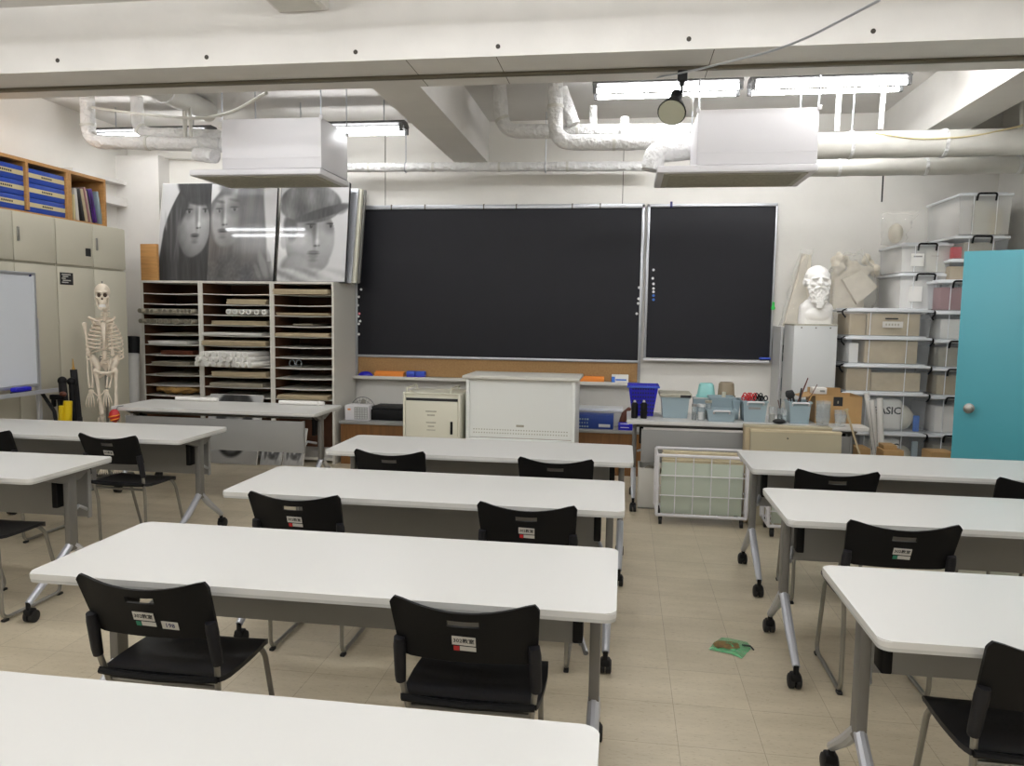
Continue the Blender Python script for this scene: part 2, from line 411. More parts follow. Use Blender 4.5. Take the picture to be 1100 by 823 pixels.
# ------------------------------------------------------------------ air conditioners
def air_conditioner(y, body, top, bot, plate_left, plate_y, label):
    x0, x1 = at(body[0], 150, y=y).x, at(body[1], 150, y=y).x
    z1, z0 = at((body[0]+body[1])/2, top, y=y).z, at((body[0]+body[1])/2, bot, y=y).z
    px0 = at(plate_left, plate_y, y=y).x; zp = z0-.055; D = .6
    t = thing('air_conditioner', label, 'air conditioner', ((x0+x1)/2, y+D/2, zp), 'ceiling hung air conditioners')
    c = MB().box(x0, x1, y, y+D, z0, z1, bev=.006)
    c.box(x0, x1, y-.003, y+.002, z0+.085, z0+.09)
    part(c, 'casing', M['ac'], t)
    pl = MB().box(px0, x1+.005, y-.03, y+D+.03, zp, zp+.05, bev=.012)
    part(pl, 'intake_panel', M['ac'], t)
    g = MB().box(px0+.05, x1-.05, y+.02, y+D-.03, zp-.006, zp+.004)
    part(g, 'grille', M['grille'], t)
    n = 14; s = MB()
    for i in range(n):
        yy = y+.06+i*(D-.15)/(n-1); s.box(px0+.09, x1-.09, yy-.004, yy+.004, zp-.011, zp-.005)
    part(s, 'louvre', M['grille'], t)
    e = MB()
    for xx in (x0, x1):
        for yy in (y, y+D): e.box(xx-.012, xx+.012, yy-.012, yy+.012, z1-.02, z1+.012, bev=.003)
    part(e, 'corner_bracket', M['ac'], t)
    for xx in (x0+.005, x1-.005):
        for yy in (y+.01, y+D-.01): part(MB().cyl((xx, yy, z1), (xx, yy, ZC-.001), .006, n=8), 'hanger_rod', M['alu'], t)
    return t
air_conditioner(6.05, (238, 345), 127, 181, 205, 184, 'white ceiling hung air conditioner above the portrait drawings')
air_conditioner(5.6, (749, 879), 116.5, 176.5, 706, 178, 'white ceiling hung air conditioner right of the black spotlight')
# ------------------------------------------------------------------ pipes and ducts
def bend(pts, rad=.12, n=6):
    """polyline with its corners rounded"""
    P = [Vector(p) for p in pts]; out = [P[0]]
    for i in range(1, len(P)-1):
        a, b = (P[i-1]-P[i]), (P[i+1]-P[i]); r = min(rad, a.length*.45, b.length*.45)
        A, B = P[i]+a.normalized()*r, P[i]+b.normalized()*r
        for k in range(n+1):
            u = k/n; out.append(A*(1-u)**2 + P[i]*2*u*(1-u) + B*u*u)
    return out + [P[-1]]
def densify(P, d=.035):
    out = []
    for a, b in zip(P, P[1:]):
        k = max(1, int((b-a).length/d)); out += [a+(b-a)*(i/k) for i in range(k)]
    return out + [P[-1]]
def pipe(pts, r, label, m='wrap', rad=.14, wob=.05, bands=True, name='insulated_pipe', cat='pipe', n=14):
    P = densify(bend(pts, rad))
    rs = [r*(1+wob*noise.noise(p*9)+wob*1.2*noise.noise(p*31)) for p in P]
    t = thing(name, label, cat, P[0])
    part(MB().tube(P, rs, n), 'pipe_run', M[m], t)
    if bands:
        for i in range(8, len(P)-8, 19):
            d = (P[i+1]-P[i]).normalized()*.012
            part(MB().tube([P[i]-d, P[i]+d], r*1.09, n), 'tape_band', M['wrap' if m == 'duct' else 'duct'], t)
    return t
Y1 = 6.5
def A(px, py, y=Y1): return at(px, py, y=y)
def top(px, y=Y1, py=110): p = at(px, py, y=y); return Vector((p.x, y, ZC-.002))
pipe([top(94), A(95, 152), A(238, 156)], .062, 'fat white wrapped pipe bending down at far left')
pipe([top(147, 6.75), A(148, 143, 6.75), A(240, 146, 6.75)], .055, 'second white wrapped pipe bending beside the far left one')
pipe([A(212, 165.5, 6.3), A(231, 168, 6.2)], .06, 'short white pipe stub entering the left air conditioner', bands=False)
pipe([top(198, 6.5), A(199, 149, 6.5)], .018, 'left thin vertical conduit of the pair beside the left air conditioner', 'duct', bands=False, name='conduit', cat='conduit')
pipe([top(204, 6.5), A(205, 147, 6.5)], .015, 'right thin vertical conduit of the pair beside the left air conditioner', 'duct', bands=False, name='conduit', cat='conduit')
pipe([top(536, 6.6), A(540, 141, 6.6), A(745, 141, 6.6)], .06, 'white wrapped pipe bending just right of the ceiling cross beam')
pipe([top(596, 6.35), A(597, 153, 6.35), A(690, 153, 6.35), A(722, 146, 6.4), A(747, 146, 6.4)], .062, 'large white wrapped pipe with square bend left of the spotlight')
pipe([A(602, 96, 6.5), A(616, 134, 6.5)], .06, 'slanting white wrapped pipe behind the square pipe bend', bands=False)
pipe([A(700, 183, 6.2), A(704, 163, 6.2), A(741, 160, 6.3)], .085, 'thick white wrapped pipe elbow left of the right air conditioner', rad=.1)
pipe([A(637, 114, 6.7), A(637, 137, 6.7)], .035, 'short upright wrapped pipe below the left end of the twin tubes', bands=False)
pipe([A(671, 126, 6.5), A(671, 147, 6.5)], .035, 'short upright wrapped collar around the middle pipe', bands=False)
pipe([A(368, 180, 7.6), A(700, 178.5, 7.6)], .045, 'long thin white pipe along the wall above the blackboard')
pipe([A(872, 157, 6.3), A(1100, 152, 6.3), Vector((XR-.002, 6.3, A(1100, 152, 6.3).z))], .098, 'big smooth white duct crossing at upper right', 'duct', wob=.01, name='round_duct', cat='duct', n=22)
pipe([A(862, 181, 6.75), A(1100, 177, 6.75), Vector((XR-.002, 6.75, A(1100, 177, 6.75).z))], .068, 'lower white duct running under the big smooth duct', 'duct', wob=.04, name='round_duct', cat='duct', n=18)
pipe([top(901, 6.45), A(899, 141, 6.45)], .02, 'left upright white rod pipe above the big duct', 'wrap', bands=False)
pipe([top(949, 6.45), A(946, 139, 6.45)], .02, 'right upright white rod pipe above the big duct', 'wrap', bands=False)
pipe([top(918, 6.4), A(915, 143, 6.4)], .006, 'thin hanger rod between the two upright pipes at right', 'alu', bands=False, name='hanger_rod', cat='rod')
pipe([A(1098, 105, 6.3), A(1098, 142, 6.3)], .018, 'white hanger pipe at the right edge above the duct', 'duct', bands=False, name='hanger_rod', cat='rod')
pipe([Vector((-3.95, 5.252, 3.395)), Vector((-3.95, 6.9, 3.395))], .1, 'pale round duct running back under the ceiling at left', 'duct', wob=.02, name='round_duct', cat='duct')
# small clamps that carry the long wall pipe
for px, lab in ((436, 'wire clamp holding the thin wall pipe left of the cross beam'), (586, 'wire clamp holding the thin wall pipe right of the cross beam')):
    b = A(px, 180, 7.6); cm = MB().tube([(b.x-.05*math.sin(q), 7.6-.05*math.cos(q), b.z) if 0 else (b.x, 7.6+.05*math.cos(q), b.z+.05*math.sin(q)) for q in [i*2*PI/16 for i in range(16)]], .006, 6, closed=True)
    cm.tube([(b.x, 7.6, b.z+.05), (b.x, 7.6, min(ZC, b.z+.6)-.001)], .005, 6)
    single(cm, 'pipe_clamp', M['alu'], lab, 'clamp')
def cable(pts, r, label, m, sub=10):
    P = bend(pts, 1.5, sub); single(MB().tube(P, r, 6), 'cable', M[m], label, 'cable')
cable([top(94)+Vector((.06, -.02, 0))+Vector((0, 0, A(94, 116).z-ZC)), A(160, 124, 6.2), A(215, 128, 5.75), A(250, 121, 5.45), A(284, 101, 5.3), A(286, 100, 5.252)], .012, 'white cable sagging across left of the left air conditioner', 'duct')
cable([at(945, 0, y=3.4), at(850, 50, y=4.0), at(735, 78, y=4.9), at(690, 86, y=5.4)], .006, 'thin grey cable slanting down across the beam at upper right', 'alu')
cable([A(940, 143, 6.2), A(985, 150, 6.2), A(1045, 147, 6.2), A(1098, 135, 6.25), A(1098, 134, 6.29)], .007, 'thin pale cable drooping across the big duct', 'cream')
cable([at(60, 165, y=7.85), at(130, 168, y=7.85), at(205, 171, y=7.85)], .008, 'thin white cable high on the back wall far left', 'duct')
# ------------------------------------------------------------------ spotlight on the track
b = at(733, 74, z=ZB); yb = yt
t = thing('spotlight', 'black spotlight hanging from the track under the beam', 'spotlight', (b.x, yb, ZB-.3))
k0 = Vector((b.x, yb, ZB-.022)); j = at(732, 103, y=yb); hd = at(726, 105, y=yb); fc = at(721.5, 121, y=yb-.12)
part(MB().box(b.x-.03, b.x+.03, yb-.018, yb+.018, ZB-.085, ZB-.022, bev=.006).cyl((b.x, yb, ZB-.085), (b.x-.003, yb, ZB-.12), .018, .01), 'track_adapter', M['black'], t)
part(MB().tube([k0+Vector((0, 0, -.06)), j, hd], .009, 8), 'arm', M['black'], t)
ax = (fc-hd).normalized()
part(MB().tube([hd-ax*.05, hd-ax*.04, hd+ax*.045, hd+ax*.06, hd+ax*.085, fc-ax*.004], [.02, .036, .038, .046, .06, .088], 20), 'lamp_shade', M['black'], t)
part(MB().tube([fc-ax*.004, fc+ax*.004], [.08, .08], 20), 'lamp_glass', M['lamp_face'], t)
part(MB().tube(bend([hd+Vector((.02, 0, .0)), hd+Vector((.09, 0, .01)), hd+Vector((.11, .02, -.08))], .06), .008, 8), 'flex', M['duct'], t)
# ------------------------------------------------------------------ open turquoise door
dl = at(1036, 270, z=2.0); dr = at(1100, 268, z=2.0)
u = (Vector((dr.x, dr.y, 0))-Vector((dl.x, dl.y, 0))).normalized(); v_ = Vector((-u.y, u.x, 0))
Xd = Matrix.Translation((dl.x, dl.y, 0)) @ Matrix((u, v_, Vector((0, 0, 1)))).transposed().to_4x4()
door = bpy.data.objects.new('door_1', MB().box(0, .93, 0, .036, .012, 2.0, bev=.003, X=Xd).mesh('door_1', M['door'], Vector()))
C.objects.link(door); door['kind'] = 'structure'
lk = at(1041, 438.5, y=dl.y-.03); lx = (Vector((lk.x, lk.y, 0))-Vector((dl.x, dl.y, 0))).dot(u); lz = lk.z
kb = MB().lathe([(.0, 0), (.034, 0), (.034, .006), (.014, .012), (.014, .03), (.026, .036), (.031, .048), (.027, .06), (.012, .066), (0, .066)], n=20, X=Xd @ Matrix.Translation((lx, 0, lz)) @ Matrix.Rotation(PI/2, 4, 'X'))
part(kb, 'door_knob', M['chrome'], door)
part(MB().box(-.002, .001, .008, .028, lz-.06, lz+.06, X=Xd), 'latch_plate', M['leg_grey'], door)
nt_ = MB()
for q in range(3): nt_.box(.4+.0, .44-.01*q, -.0012, .001, 1.66-.03*q, 1.672-.03*q, X=Xd)
part(nt_, 'door_notice', M['navy_ink'], door)
# ================================================================== TABLES
def make_table():
    t = thing('flip_top_table', 'table', 'table')
    g = MB().box(-.9, .9, -.3, .3, .696, .72, bev=.006)
    # rounded plan corners
    b = bmesh.new(); R = .03; pts = []
    for cx, cy, a0 in ((.9-R, .3-R, 0), (-.9+R, .3-R, 90), (-.9+R, -.3+R, 180), (.9-R, -.3+R, 270)):
        for i in range(6): a = math.radians(a0+i*18); pts.append((cx+R*math.cos(a), cy+R*math.sin(a)))
    g.bm.free(); g = MB()
    g.prism([(x, y, .702) for x, y in pts], (0, 0, .018))
    bmesh.ops.bevel(g.bm, geom=[e for e in g.bm.edges if abs(e.verts[0].co.z-.72) < 1e-5 and abs(e.verts[1].co.z-.72) < 1e-5], offset=.003, segments=2, affect='EDGES')
    part(g, 'table_top', M['white_top'], t)
    e = MB().prism([(x*.9985, y*.996, .692) for x, y in pts], (0, 0, .0105))
    part(e, 'edge_band', M['edge'], t)
    p = MB().box(-.775, .775, .243, .257, .388, .645, bev=.003)
    p.box(-.785, -.772, .236, .262, .385, .65, bev=.002).box(.772, .785, .236, .262, .385, .65, bev=.002)
    part(p, 'modesty_panel', M['panel_grey'], t)
    part(MB().box(-.83, .83, .02, .06, .635, .675, bev=.004).box(-.8, .8, .15, .17, .66, .692), 'crossbeam', M['leg_grey'], t)
    for s in (-1, 1):
        x = s*.835
        c = MB().box(x-.017, x+.017, .005, .065, .27, .67, bev=.006)
        part(c, 'leg_column', M['leg_grey'], t)
        k = MB(); k.prism([(x-.016, -.2, .692), (x-.016, .2, .692), (x-.016, .09, .635), (x-.016, -.02, .635)], (.032, 0, 0))
        part(k, 'top_bracket', M['leg_grey'], t)
        part(MB().box(x-s*.055-.016, x-s*.055+.016, -.01, .06, .5, .685, bev=.006), 'tilt_latch', M['black'], t)
        part(MB().tube([(x-s*.03, .06, .44), (x-s*.06, .17, .47), (x-s*.065, .245, .43)], .009, 8), 'panel_arm', M['silver'], t)
        for q, ye in ((-1, -.275), (1, .295)):
            f = MB(); y0 = .03+q*.012
            f.tube([(x, y0, .30), (x, y0+(ye-y0)*.4, .21), (x, ye, .098)], [.02, .021, .016], 10)
            part(f, 'foot', M['silver'], t)
            w = MB(); zc = .031
            cf = part(MB().cyl((x, ye, .105), (x, ye, .062), .011, n=10).box(x-.022, x+.022, ye-.014, ye+.034, .036, .07, bev=.01), 'caster_fork', M['black'], t)
            for d in (-.014, .014): w.tube([(x+d-.0125, ye+.018, zc), (x+d-.009, ye+.018, zc), (x+d+.009, ye+.018, zc), (x+d+.0125, ye+.018, zc)], [.024, .0305, .0305, .024], 18)
            part(w, 'caster_wheel', M['rubber'], cf)
    return t
table0 = make_table()
GT = 'white flip-top tables'
TB = [  # x, y, turn, label
    (-.927, 1.162, 0, 'white-topped table nearest the viewer, cut off by the bottom edge'),
    (-.901, 2.338, 0, 'long white table with two black chairs pulled up, second from the viewer'),
    (-.879, 3.446, 0, 'white table in the middle of the centre row, third from the viewer'),
    (-.831, 4.524, 0, 'white table in front of the podium, farthest of the centre row'),
    (1.602, 4.498, 0, 'white table by the wire cart, farthest of the right row'),
    (1.573, 3.447, 0, 'white table in the middle of the right row'),
    (1.563, 2.289, 0, 'white table at the right edge, nearest of the right row'),
    (-3.622, 4.640, 0, 'white table before the grey panelled desk, farther of the two at the left edge'),
    (-3.667, 3.492, 0, 'white table at the left edge, nearer of the two there'),
    (-3.320, 6.042, PI, 'white table with its grey panel facing us before the pigeonhole shelves'),
    (.937, 6.275, PI, 'white table with its grey panel facing us, loaded with bins and jars'),
]
for i, (x, y, r, lab) in enumerate(TB):
    if i == 0:
        t = table0; t.location = (x, y, 0); t['label'] = lab; t['group'] = GT
    else: copy_tree(table0, lab, GT, (x, y, 0), r)
# ================================================================== CHAIRS
def back_mesh():
    """curved back shell with a grip slot, one closed skin"""
    us = [-.207, -.203, -.194, -.17, -.14, -.11, -.08, -.045, -.025, 0, .025, .045, .08, .11, .14, .17, .194, .203, .207]
    vs = [0, .05, .15, .3, .45, .6, .70, .72, .84, .86, .93, 1.0]
    def P(u, v, off):
        a = abs(u)/.207
        zt = .734 + .031*min(1, a/.93)**2
        if a > .9: zt -= .02*((a-.9)/.1)**2
        zb = .57 + (.012*((a-.85)/.15)**2 if a > .85 else 0)
        wid = 1 - .05*(1-v)*1.0
        z = zb + v*(zt-zb)
        y = -.165 - .065*v - .026*(1-a*a)
        return Vector((u*wid, y+off, z))
    mb = MB(); bm = mb.bm; G = {}
    for k, off in ((0, 0), (1, .011)):
        for i, u in enumerate(us):
            for j, v in enumerate(vs): G[k, i, j] = bm.verts.new(P(u, v, off))
    def hole(i, j): return us[i] >= -.0451 and us[i+1] <= .0451 and vs[j] >= .7199 and vs[j+1] <= .8401
    n, m = len(us)-1, len(vs)-1
    solid = {(i, j) for i in range(n) for j in range(m) if not hole(i, j)}
    for i, j in solid:
        bm.faces.new([G[0, i, j], G[0, i+1, j], G[0, i+1, j+1], G[0, i, j+1]])
        bm.faces.new([G[1, i, j], G[1, i, j+1], G[1, i+1, j+1], G[1, i+1, j]])
        for di, dj, e in ((-1, 0, ((i, j), (i, j+1))), (1, 0, ((i+1, j), (i+1, j+1))), (0, -1, ((i, j), (i+1, j))), (0, 1, ((i, j+1), (i+1, j+1)))):
            if (i+di, j+dj) not in solid:
                (a, b), (c, d) = e
                bm.faces.new([G[0, a, b], G[0, c, d], G[1, c, d], G[1, a, b]])
    return mb
def seat_mesh():
    mb = MB(); bm = mb.bm; n = 12; m = 12; G = {}
    for k in (0, 1):
        for i in range(n+1):
            for j in range(m+1):
                a = -1+2*i/n; b = j/m
                w = .196 + .01*math.sin(b*PI)
                if b > .93: w -= .02*((b-.93)/.07)**2
                x = a*w; y = -.16+b*.335
                z = .438 - .012*(1-a*a)*math.sin(b*PI) + .010*(max(0, .12-b)/.12) - .022*(max(0, b-.85)/.15)**2
                G[k, i, j] = bm.verts.new((x, y, z-k*.016))
    for i in range(n):
        for j in range(m):
            bm.faces.new([G[0, i, j], G[0, i+1, j], G[0, i+1, j+1], G[0, i, j+1]]); bm.faces.new([G[1, i, j], G[1, i, j+1], G[1, i+1, j+1], G[1, i+1, j]])
    for i in range(n):
        bm.faces.new([G[0, i, 0], G[1, i, 0], G[1, i+1, 0], G[0, i+1, 0]]); bm.faces.new([G[0, i, m], G[0, i+1, m], G[1, i+1, m], G[1, i, m]])
    for j in range(m):
        bm.faces.new([G[0, 0, j], G[0, 0, j+1], G[1, 0, j+1], G[1, 0, j]]); bm.faces.new([G[0, n, j], G[1, n, j], G[1, n, j+1], G[0, n, j+1]])
    return mb
def make_chair():
    t = thing('stacking_chair', 'chair', 'chair')
    part(back_mesh(), 'backrest', M['black'], t, ang=50)
    part(seat_mesh(), 'seat', M['seat'], t, ang=50)
    part(MB().tube([(-.19, -.163, .44), (-.1, -.17, .436), (0, -.172, .434), (.1, -.17, .436), (.19, -.163, .44)], .011, 8), 'seat_lip', M['black'], t)
    for s in (-1, 1):
        x = s*.208
        P = [(s*.19, -.188, .62), (s*.193, -.166, .5), (s*.17, -.122, .34), (s*.167, -.117, .016), (s*.167, .28, .016), (s*.172, .175, .37), (s*.168, .13, .416), (s*.14, .08, .416)]
        part(MB().tube(bend(P, .05, 5), .0095, 10), 'side_frame', M['chrome'], t)
        part(MB().tube([(s*.19, -.192, .63), (s*.191, -.186, .605), (s*.194, -.168, .51), (s*.194, -.163, .49)], [.0155, .0185, .0165, .015], 12), 'sleeve', M['sleeve'], t)
        for yy in (-.1, .265): part(MB().box(s*.167-.011, s*.167+.011, yy-.016, yy+.016, .0006, .014, bev=.004), 'glider', M['rubber'], t)
    part(MB().tube([(-.16, .1, .416), (.16, .1, .416)], .008, 8), 'cross_bar', M['chrome'], t)
    part(MB().tube([(-.178, -.132, .4), (.178, -.132, .4)], .008, 8), 'cross_bar', M['chrome'], t)
    return t
chair0 = make_chair()
# stickers on the backrest: the plane that follows its lean
UPV = Vector((0, -.37, 1)).normalized()
def bk(x, z): # point just behind the back shell
    v = (z-.57)/.165; a = abs(x)/.207
    return Vector((x, -.165-.065*v-.026*(1-a*a)-.0022, z))
def sticker(ch, x, z, w, h, m, txt=None, ink='ink', size=.017, tilt=.03):
    R = Vector((1, 0, -tilt)).normalized(); N = R.cross(UPV); Up = N.cross(R)
    X = Matrix.Translation(bk(x, z)) @ Matrix((R, Up, N)).transposed().to_4x4()
    o = part(MB().box(-w/2, w/2, -h/2, h/2, -.0006, .0006, X=X), 'sticker', M[m], ch)
    o.location = -Vector((0, 0, 0))
    if txt:
        mb = text_mb(txt, size, bk(x, z)+N*.0009, R, Up, .0003, .0002)
        part(mb, 'sticker_print', M[ink], o)
    return o
LB = [ # x, y, turn, label, sticker colour or None
    (-1.357, 2.187, 0, 'black chair with two white stickers and a green one, nearest on the left', 'green2'),
    (-.41, 2.187, 0, 'black chair with a 302 sticker at the front table, right of the pair', 'red'),
    (-1.373, 3.247, 0, 'black chair at the left of the middle centre table, grip slot showing light', 'red'),
    (-.377, 3.27, 0, 'black chair at the right of the middle centre table', 'red'),
    (-1.29, 4.32, 0, 'black chair at the far centre table, in front of the ivory cabinet', None),
    (-.35, 4.29, 0, 'black chair at the far centre table, in front of the podium', None),
    (1.095, 4.27, 0, 'black chair at the far right table, left of its pair', None),
    (1.077, 3.27, 0, 'black chair with a white label at the middle table of the right row', 'green'),
    (1.094, 2.158, 0, 'black chair cut off at the lower right corner', None),
    (-3.12, 4.465, -.06, 'black chair with metal legs in full view at the far left table', 'plain'),
    (2.057, 4.27, 0, 'black chair cut off by the right edge at the far right table', None),
    (-4.0, 4.46, 0, 'black chair back just showing at the left edge by the whiteboard', None),
    (at(48, 562, z=.42).x-.18, at(48, 562, z=.42).y-.165, 0, 'black chair seat at the left edge under the nearer left table', None),
]
GC = 'black stacking chairs'
chs = []
for i, (x, y, r, lab, st) in enumerate(LB):
    c = copy_tree(chair0, lab, GC, (0, 0, 0), 0)
    if st:
        sticker(c, 0, .645, .066, .03, 'label', '302教室')
        if st in ('red', 'green', 'green2'):
            sticker(c, -.022, .619, .016, .016, 'red' if st == 'red' else 'green_sticker'); sticker(c, .01, .619, .045, .015, 'label')
        if st == 'green2': sticker(c, .074, .617, .052, .028, 'label', '198', 'navy_ink', .021)
    c.location = (x, y, 0); c.rotation_euler = (0, 0, r); chs.append(c)
for o in kids(chair0): bpy.data.objects.remove(o)
bpy.data.objects.remove(chair0)
# ================================================================== BLACKBOARDS
YW = YB - .035                 # face of the boards
def W_(px, py, y=YW): return at(px, py, y=y)
xl, xr = W_(382, 395).x, W_(690.5, 300).x
zt, zs, zc, ztr = W_(560, 222.5).z, W_(540, 385).z, W_(540, 407).z, W_(540, 410.5).z
t = thing('blackboard', 'large main blackboard with tan strip and chalk ledge below', 'blackboard', ((xl+xr)/2, YB, zc))
part(MB().box(xl+.01, xr-.01, YW, YB-.001, zs, zt-.01), 'writing_surface', M['slate'], t)
part(MB().box(xl+.01, xr-.01, YW+.004, YB-.001, zc, zs), 'pinboard_strip', M['cork'], t)
fr = MB()
fr.box(xl, xl+.028, YW-.02, YB-.001, zc-.02, zt+.02, bev=.004).box(xr-.028, xr, YW-.02, YB-.001, zc-.02, zt+.02, bev=.004)
fr.box(xl, xr, YW-.02, YB-.001, zt-.018, zt+.025, bev=.004).box(xl+.02, xr-.02, YW-.012, YB-.001, zs-.018, zs+.008, bev=.003)
part(fr, 'frame', M['alu'], t)
part(MB().box(xl-.02, xr+.0, YW-.115, YW+.01, zc-.03, zc-.008, bev=.005).box(xl-.02, xr+.0, YW-.117, YW-.107, zc-.03, zc+.004, bev=.002), 'chalk_ledge', M['shelf_white'], t)
for px in (421, 457, 520, 555, 615, 645):
    p = W_(px, 222); part(MB().box(p.x-.006, p.x+.006, YW-.024, YW+.0, zt-.02, zt+.03), 'rail_clip', M['seam'], t)
ledge_top = zc-.008
def magnets(pts, m, lab, grp):
    for px, py in pts:
        p = W_(px, py); single(MB().cyl((p.x, YW-.008, p.z), (p.x, YW-.0006, p.z), .012, .0135, n=12), 'magnet', M[m], lab, 'magnet', grp)
mg = [(386, 303), (388, 311), (385.5, 319), (384.5, 328), (385, 340), (387, 345), (385.5, 348), (385.5, 359)]
g1 = 'small white magnets at the left edge of the large blackboard'
magnets(mg, 'dot_white', 'tiny white magnet in the column at the left edge of the large blackboard', g1)
magnets([(386, 337)], 'dot_pink', 'pink magnet at the left edge of the large blackboard', None)
g2 = 'small white magnets at the right edge of the large blackboard'
magnets([(689.5-3, 309), (689-3, 321), (688.5-3, 326), (684, 337)], 'dot_white', 'tiny white magnet at the right edge of the large blackboard', g2)
# right board
x2, x3 = W_(693.5, 300).x, W_(832, 300).x
z3, z2 = W_(765, 221).z, W_(765, 385.5).z
t = thing('blackboard', 'smaller blackboard on the right with white chalk tray', 'blackboard', ((x2+x3)/2, YB, z2))
part(MB().box(x2+.02, x3-.012, YW, YB-.001, z2, z3), 'writing_surface', M['slate'], t)
fr = MB().box(x2, x2+.026, YW-.02, YB-.001, z2-.02, z3+.018, bev=.004).box(x3-.018, x3, YW-.02, YB-.001, z2-.02, z3+.018, bev=.004).box(x2, x3, YW-.02, YB-.001, z3-.012, z3+.018, bev=.004)
part(fr, 'frame', M['alu'], t)
part(MB().box(x2, x3-.03, YW-.07, YW+.01, z2-.03, z2-.004, bev=.004), 'chalk_tray', M['ac'], t)
g3 = 'small white magnets in a column on the right blackboard'
magnets([(702, 290), (701.2, 299), (702, 305), (702, 310), (702, 313.5)], 'dot_white', 'tiny white magnet in the column at the left of the right blackboard', g3)
magnets([(702, 317.5), (702, 322)], 'dot_blue', 'blue magnet at the foot of the magnet column on the right blackboard', 'blue magnets on the right blackboard')
p = W_(830, 331); single(MB().cyl((p.x, YW-.03, p.z), (p.x, YW-.0206, p.z), .02, n=14).box(p.x-.012, p.x+.012, YW-.032, YW-.0206, p.z, p.z+.06, bev=.003), 'magnet_clip', M['dot_green'], 'green magnet clip on the right frame of the smaller blackboard', 'magnet')
p = W_(721, 220.5); single(MB().box(p.x-.012, p.x+.012, YW-.03, YW-.0206, z3-.02, z3+.04, bev=.003), 'magnet_clip', M['navy_ink'], 'dark blue clip on the top edge of the right blackboard', 'clip')
def eraser(x0, x1, y0, y1, z, h, m, lab, cat='eraser', name='board_eraser', base='blue_felt'):
    t = thing(name, lab, cat, ((x0+x1)/2, (y0+y1)/2, z))
    part(MB().box(x0, x1, y0, y1, z+h*.35, z+h, bev=.008), 'grip', M[m], t)
    part(MB().box(x0+.003, x1-.003, y0+.003, y1-.003, z+.0005, z+h*.36, bev=.002), 'felt', M[base], t)
    return t
a, b = W_(815, 385), W_(827, 385); eraser(a.x, b.x, YW-.065, YW-.012, z2-.004, .03, 'blue_felt', 'blue eraser on the white tray of the right blackboard', base='black_soft')
p = W_(762-15, 384.5)
# things on the main ledge
yL0, yL1 = YW-.1, YW-.022
a, b = W_(384.5, 406, YW-.06), W_(401, 406, YW-.06)
dm = MB().lathe([((b.x-a.x)/2*math.cos(q), .055*math.sin(q)) for q in [i*PI/2/6 for i in range(7)]][:6]+[(0, .055)], c=(0, 0, 0), n=20, X=Matrix.Translation(((a.x+b.x)/2, YW-.062, ledge_top+.001)) @ Matrix.Diagonal((1, .5, 1, 1)))
single(dm, 'eraser_dome', M['blue_plastic'], 'dark blue domed wiper at the left end of the chalk ledge', 'wiper')
def sheets(px0, px1, lab):
    a, b = W_(px0, 405, YW-.05), W_(px1, 405, YW-.05); m = MB()
    for i in range(3): m.box(a.x+.004*i, b.x-.003*i, YW-.03-.004*i, YW-.0275-.004*i, ledge_top+.001, ledge_top+.062-.004*i, X=None)
    m.box(a.x, b.x, YW-.075, YW-.043, ledge_top+.001, ledge_top+.05, bev=.002)
    single(m, 'paper_pad', M['orange'], lab, 'paper')
sheets(403, 434, 'orange card pad on the chalk ledge left of the podium')
sheets(620, 649, 'orange card pad on the chalk ledge right of the podium')
a, b, c_ = W_(437.5, 406, YW-.06), W_(447, 406, YW-.06), W_(457, 406, YW-.06)
eraser(a.x, b.x-.004, yL0, yL1, ledge_top, .07, 'blue_felt', 'blue board eraser on the ledge, left one of the pair', base='blue_plastic')
eraser(b.x+.004, c_.x, yL0, yL1, ledge_top, .07, 'blue_felt', 'blue board eraser on the ledge, right one of the pair', base='blue_plastic')
a, b = W_(657, 410, YW-.06), W_(675, 410, YW-.06)
t = thing('tissue_box', 'small white and blue box at the right end of the chalk ledge', 'box', ((a.x+b.x)/2, YW-.06, ledge_top))
part(MB().box(a.x, b.x, YW-.1, YW-.03, ledge_top+.001, ledge_top+.088, bev=.004), 'carton', M['paper'], t)
part(MB().box(a.x-.001, a.x+.035, YW-.101, YW-.029, ledge_top+.001, ledge_top+.07, bev=.003).box(a.x+.04, b.x-.02, YW-.1012, YW-.099, ledge_top+.03, ledge_top+.045), 'blue_band', M['dot_blue'], t)
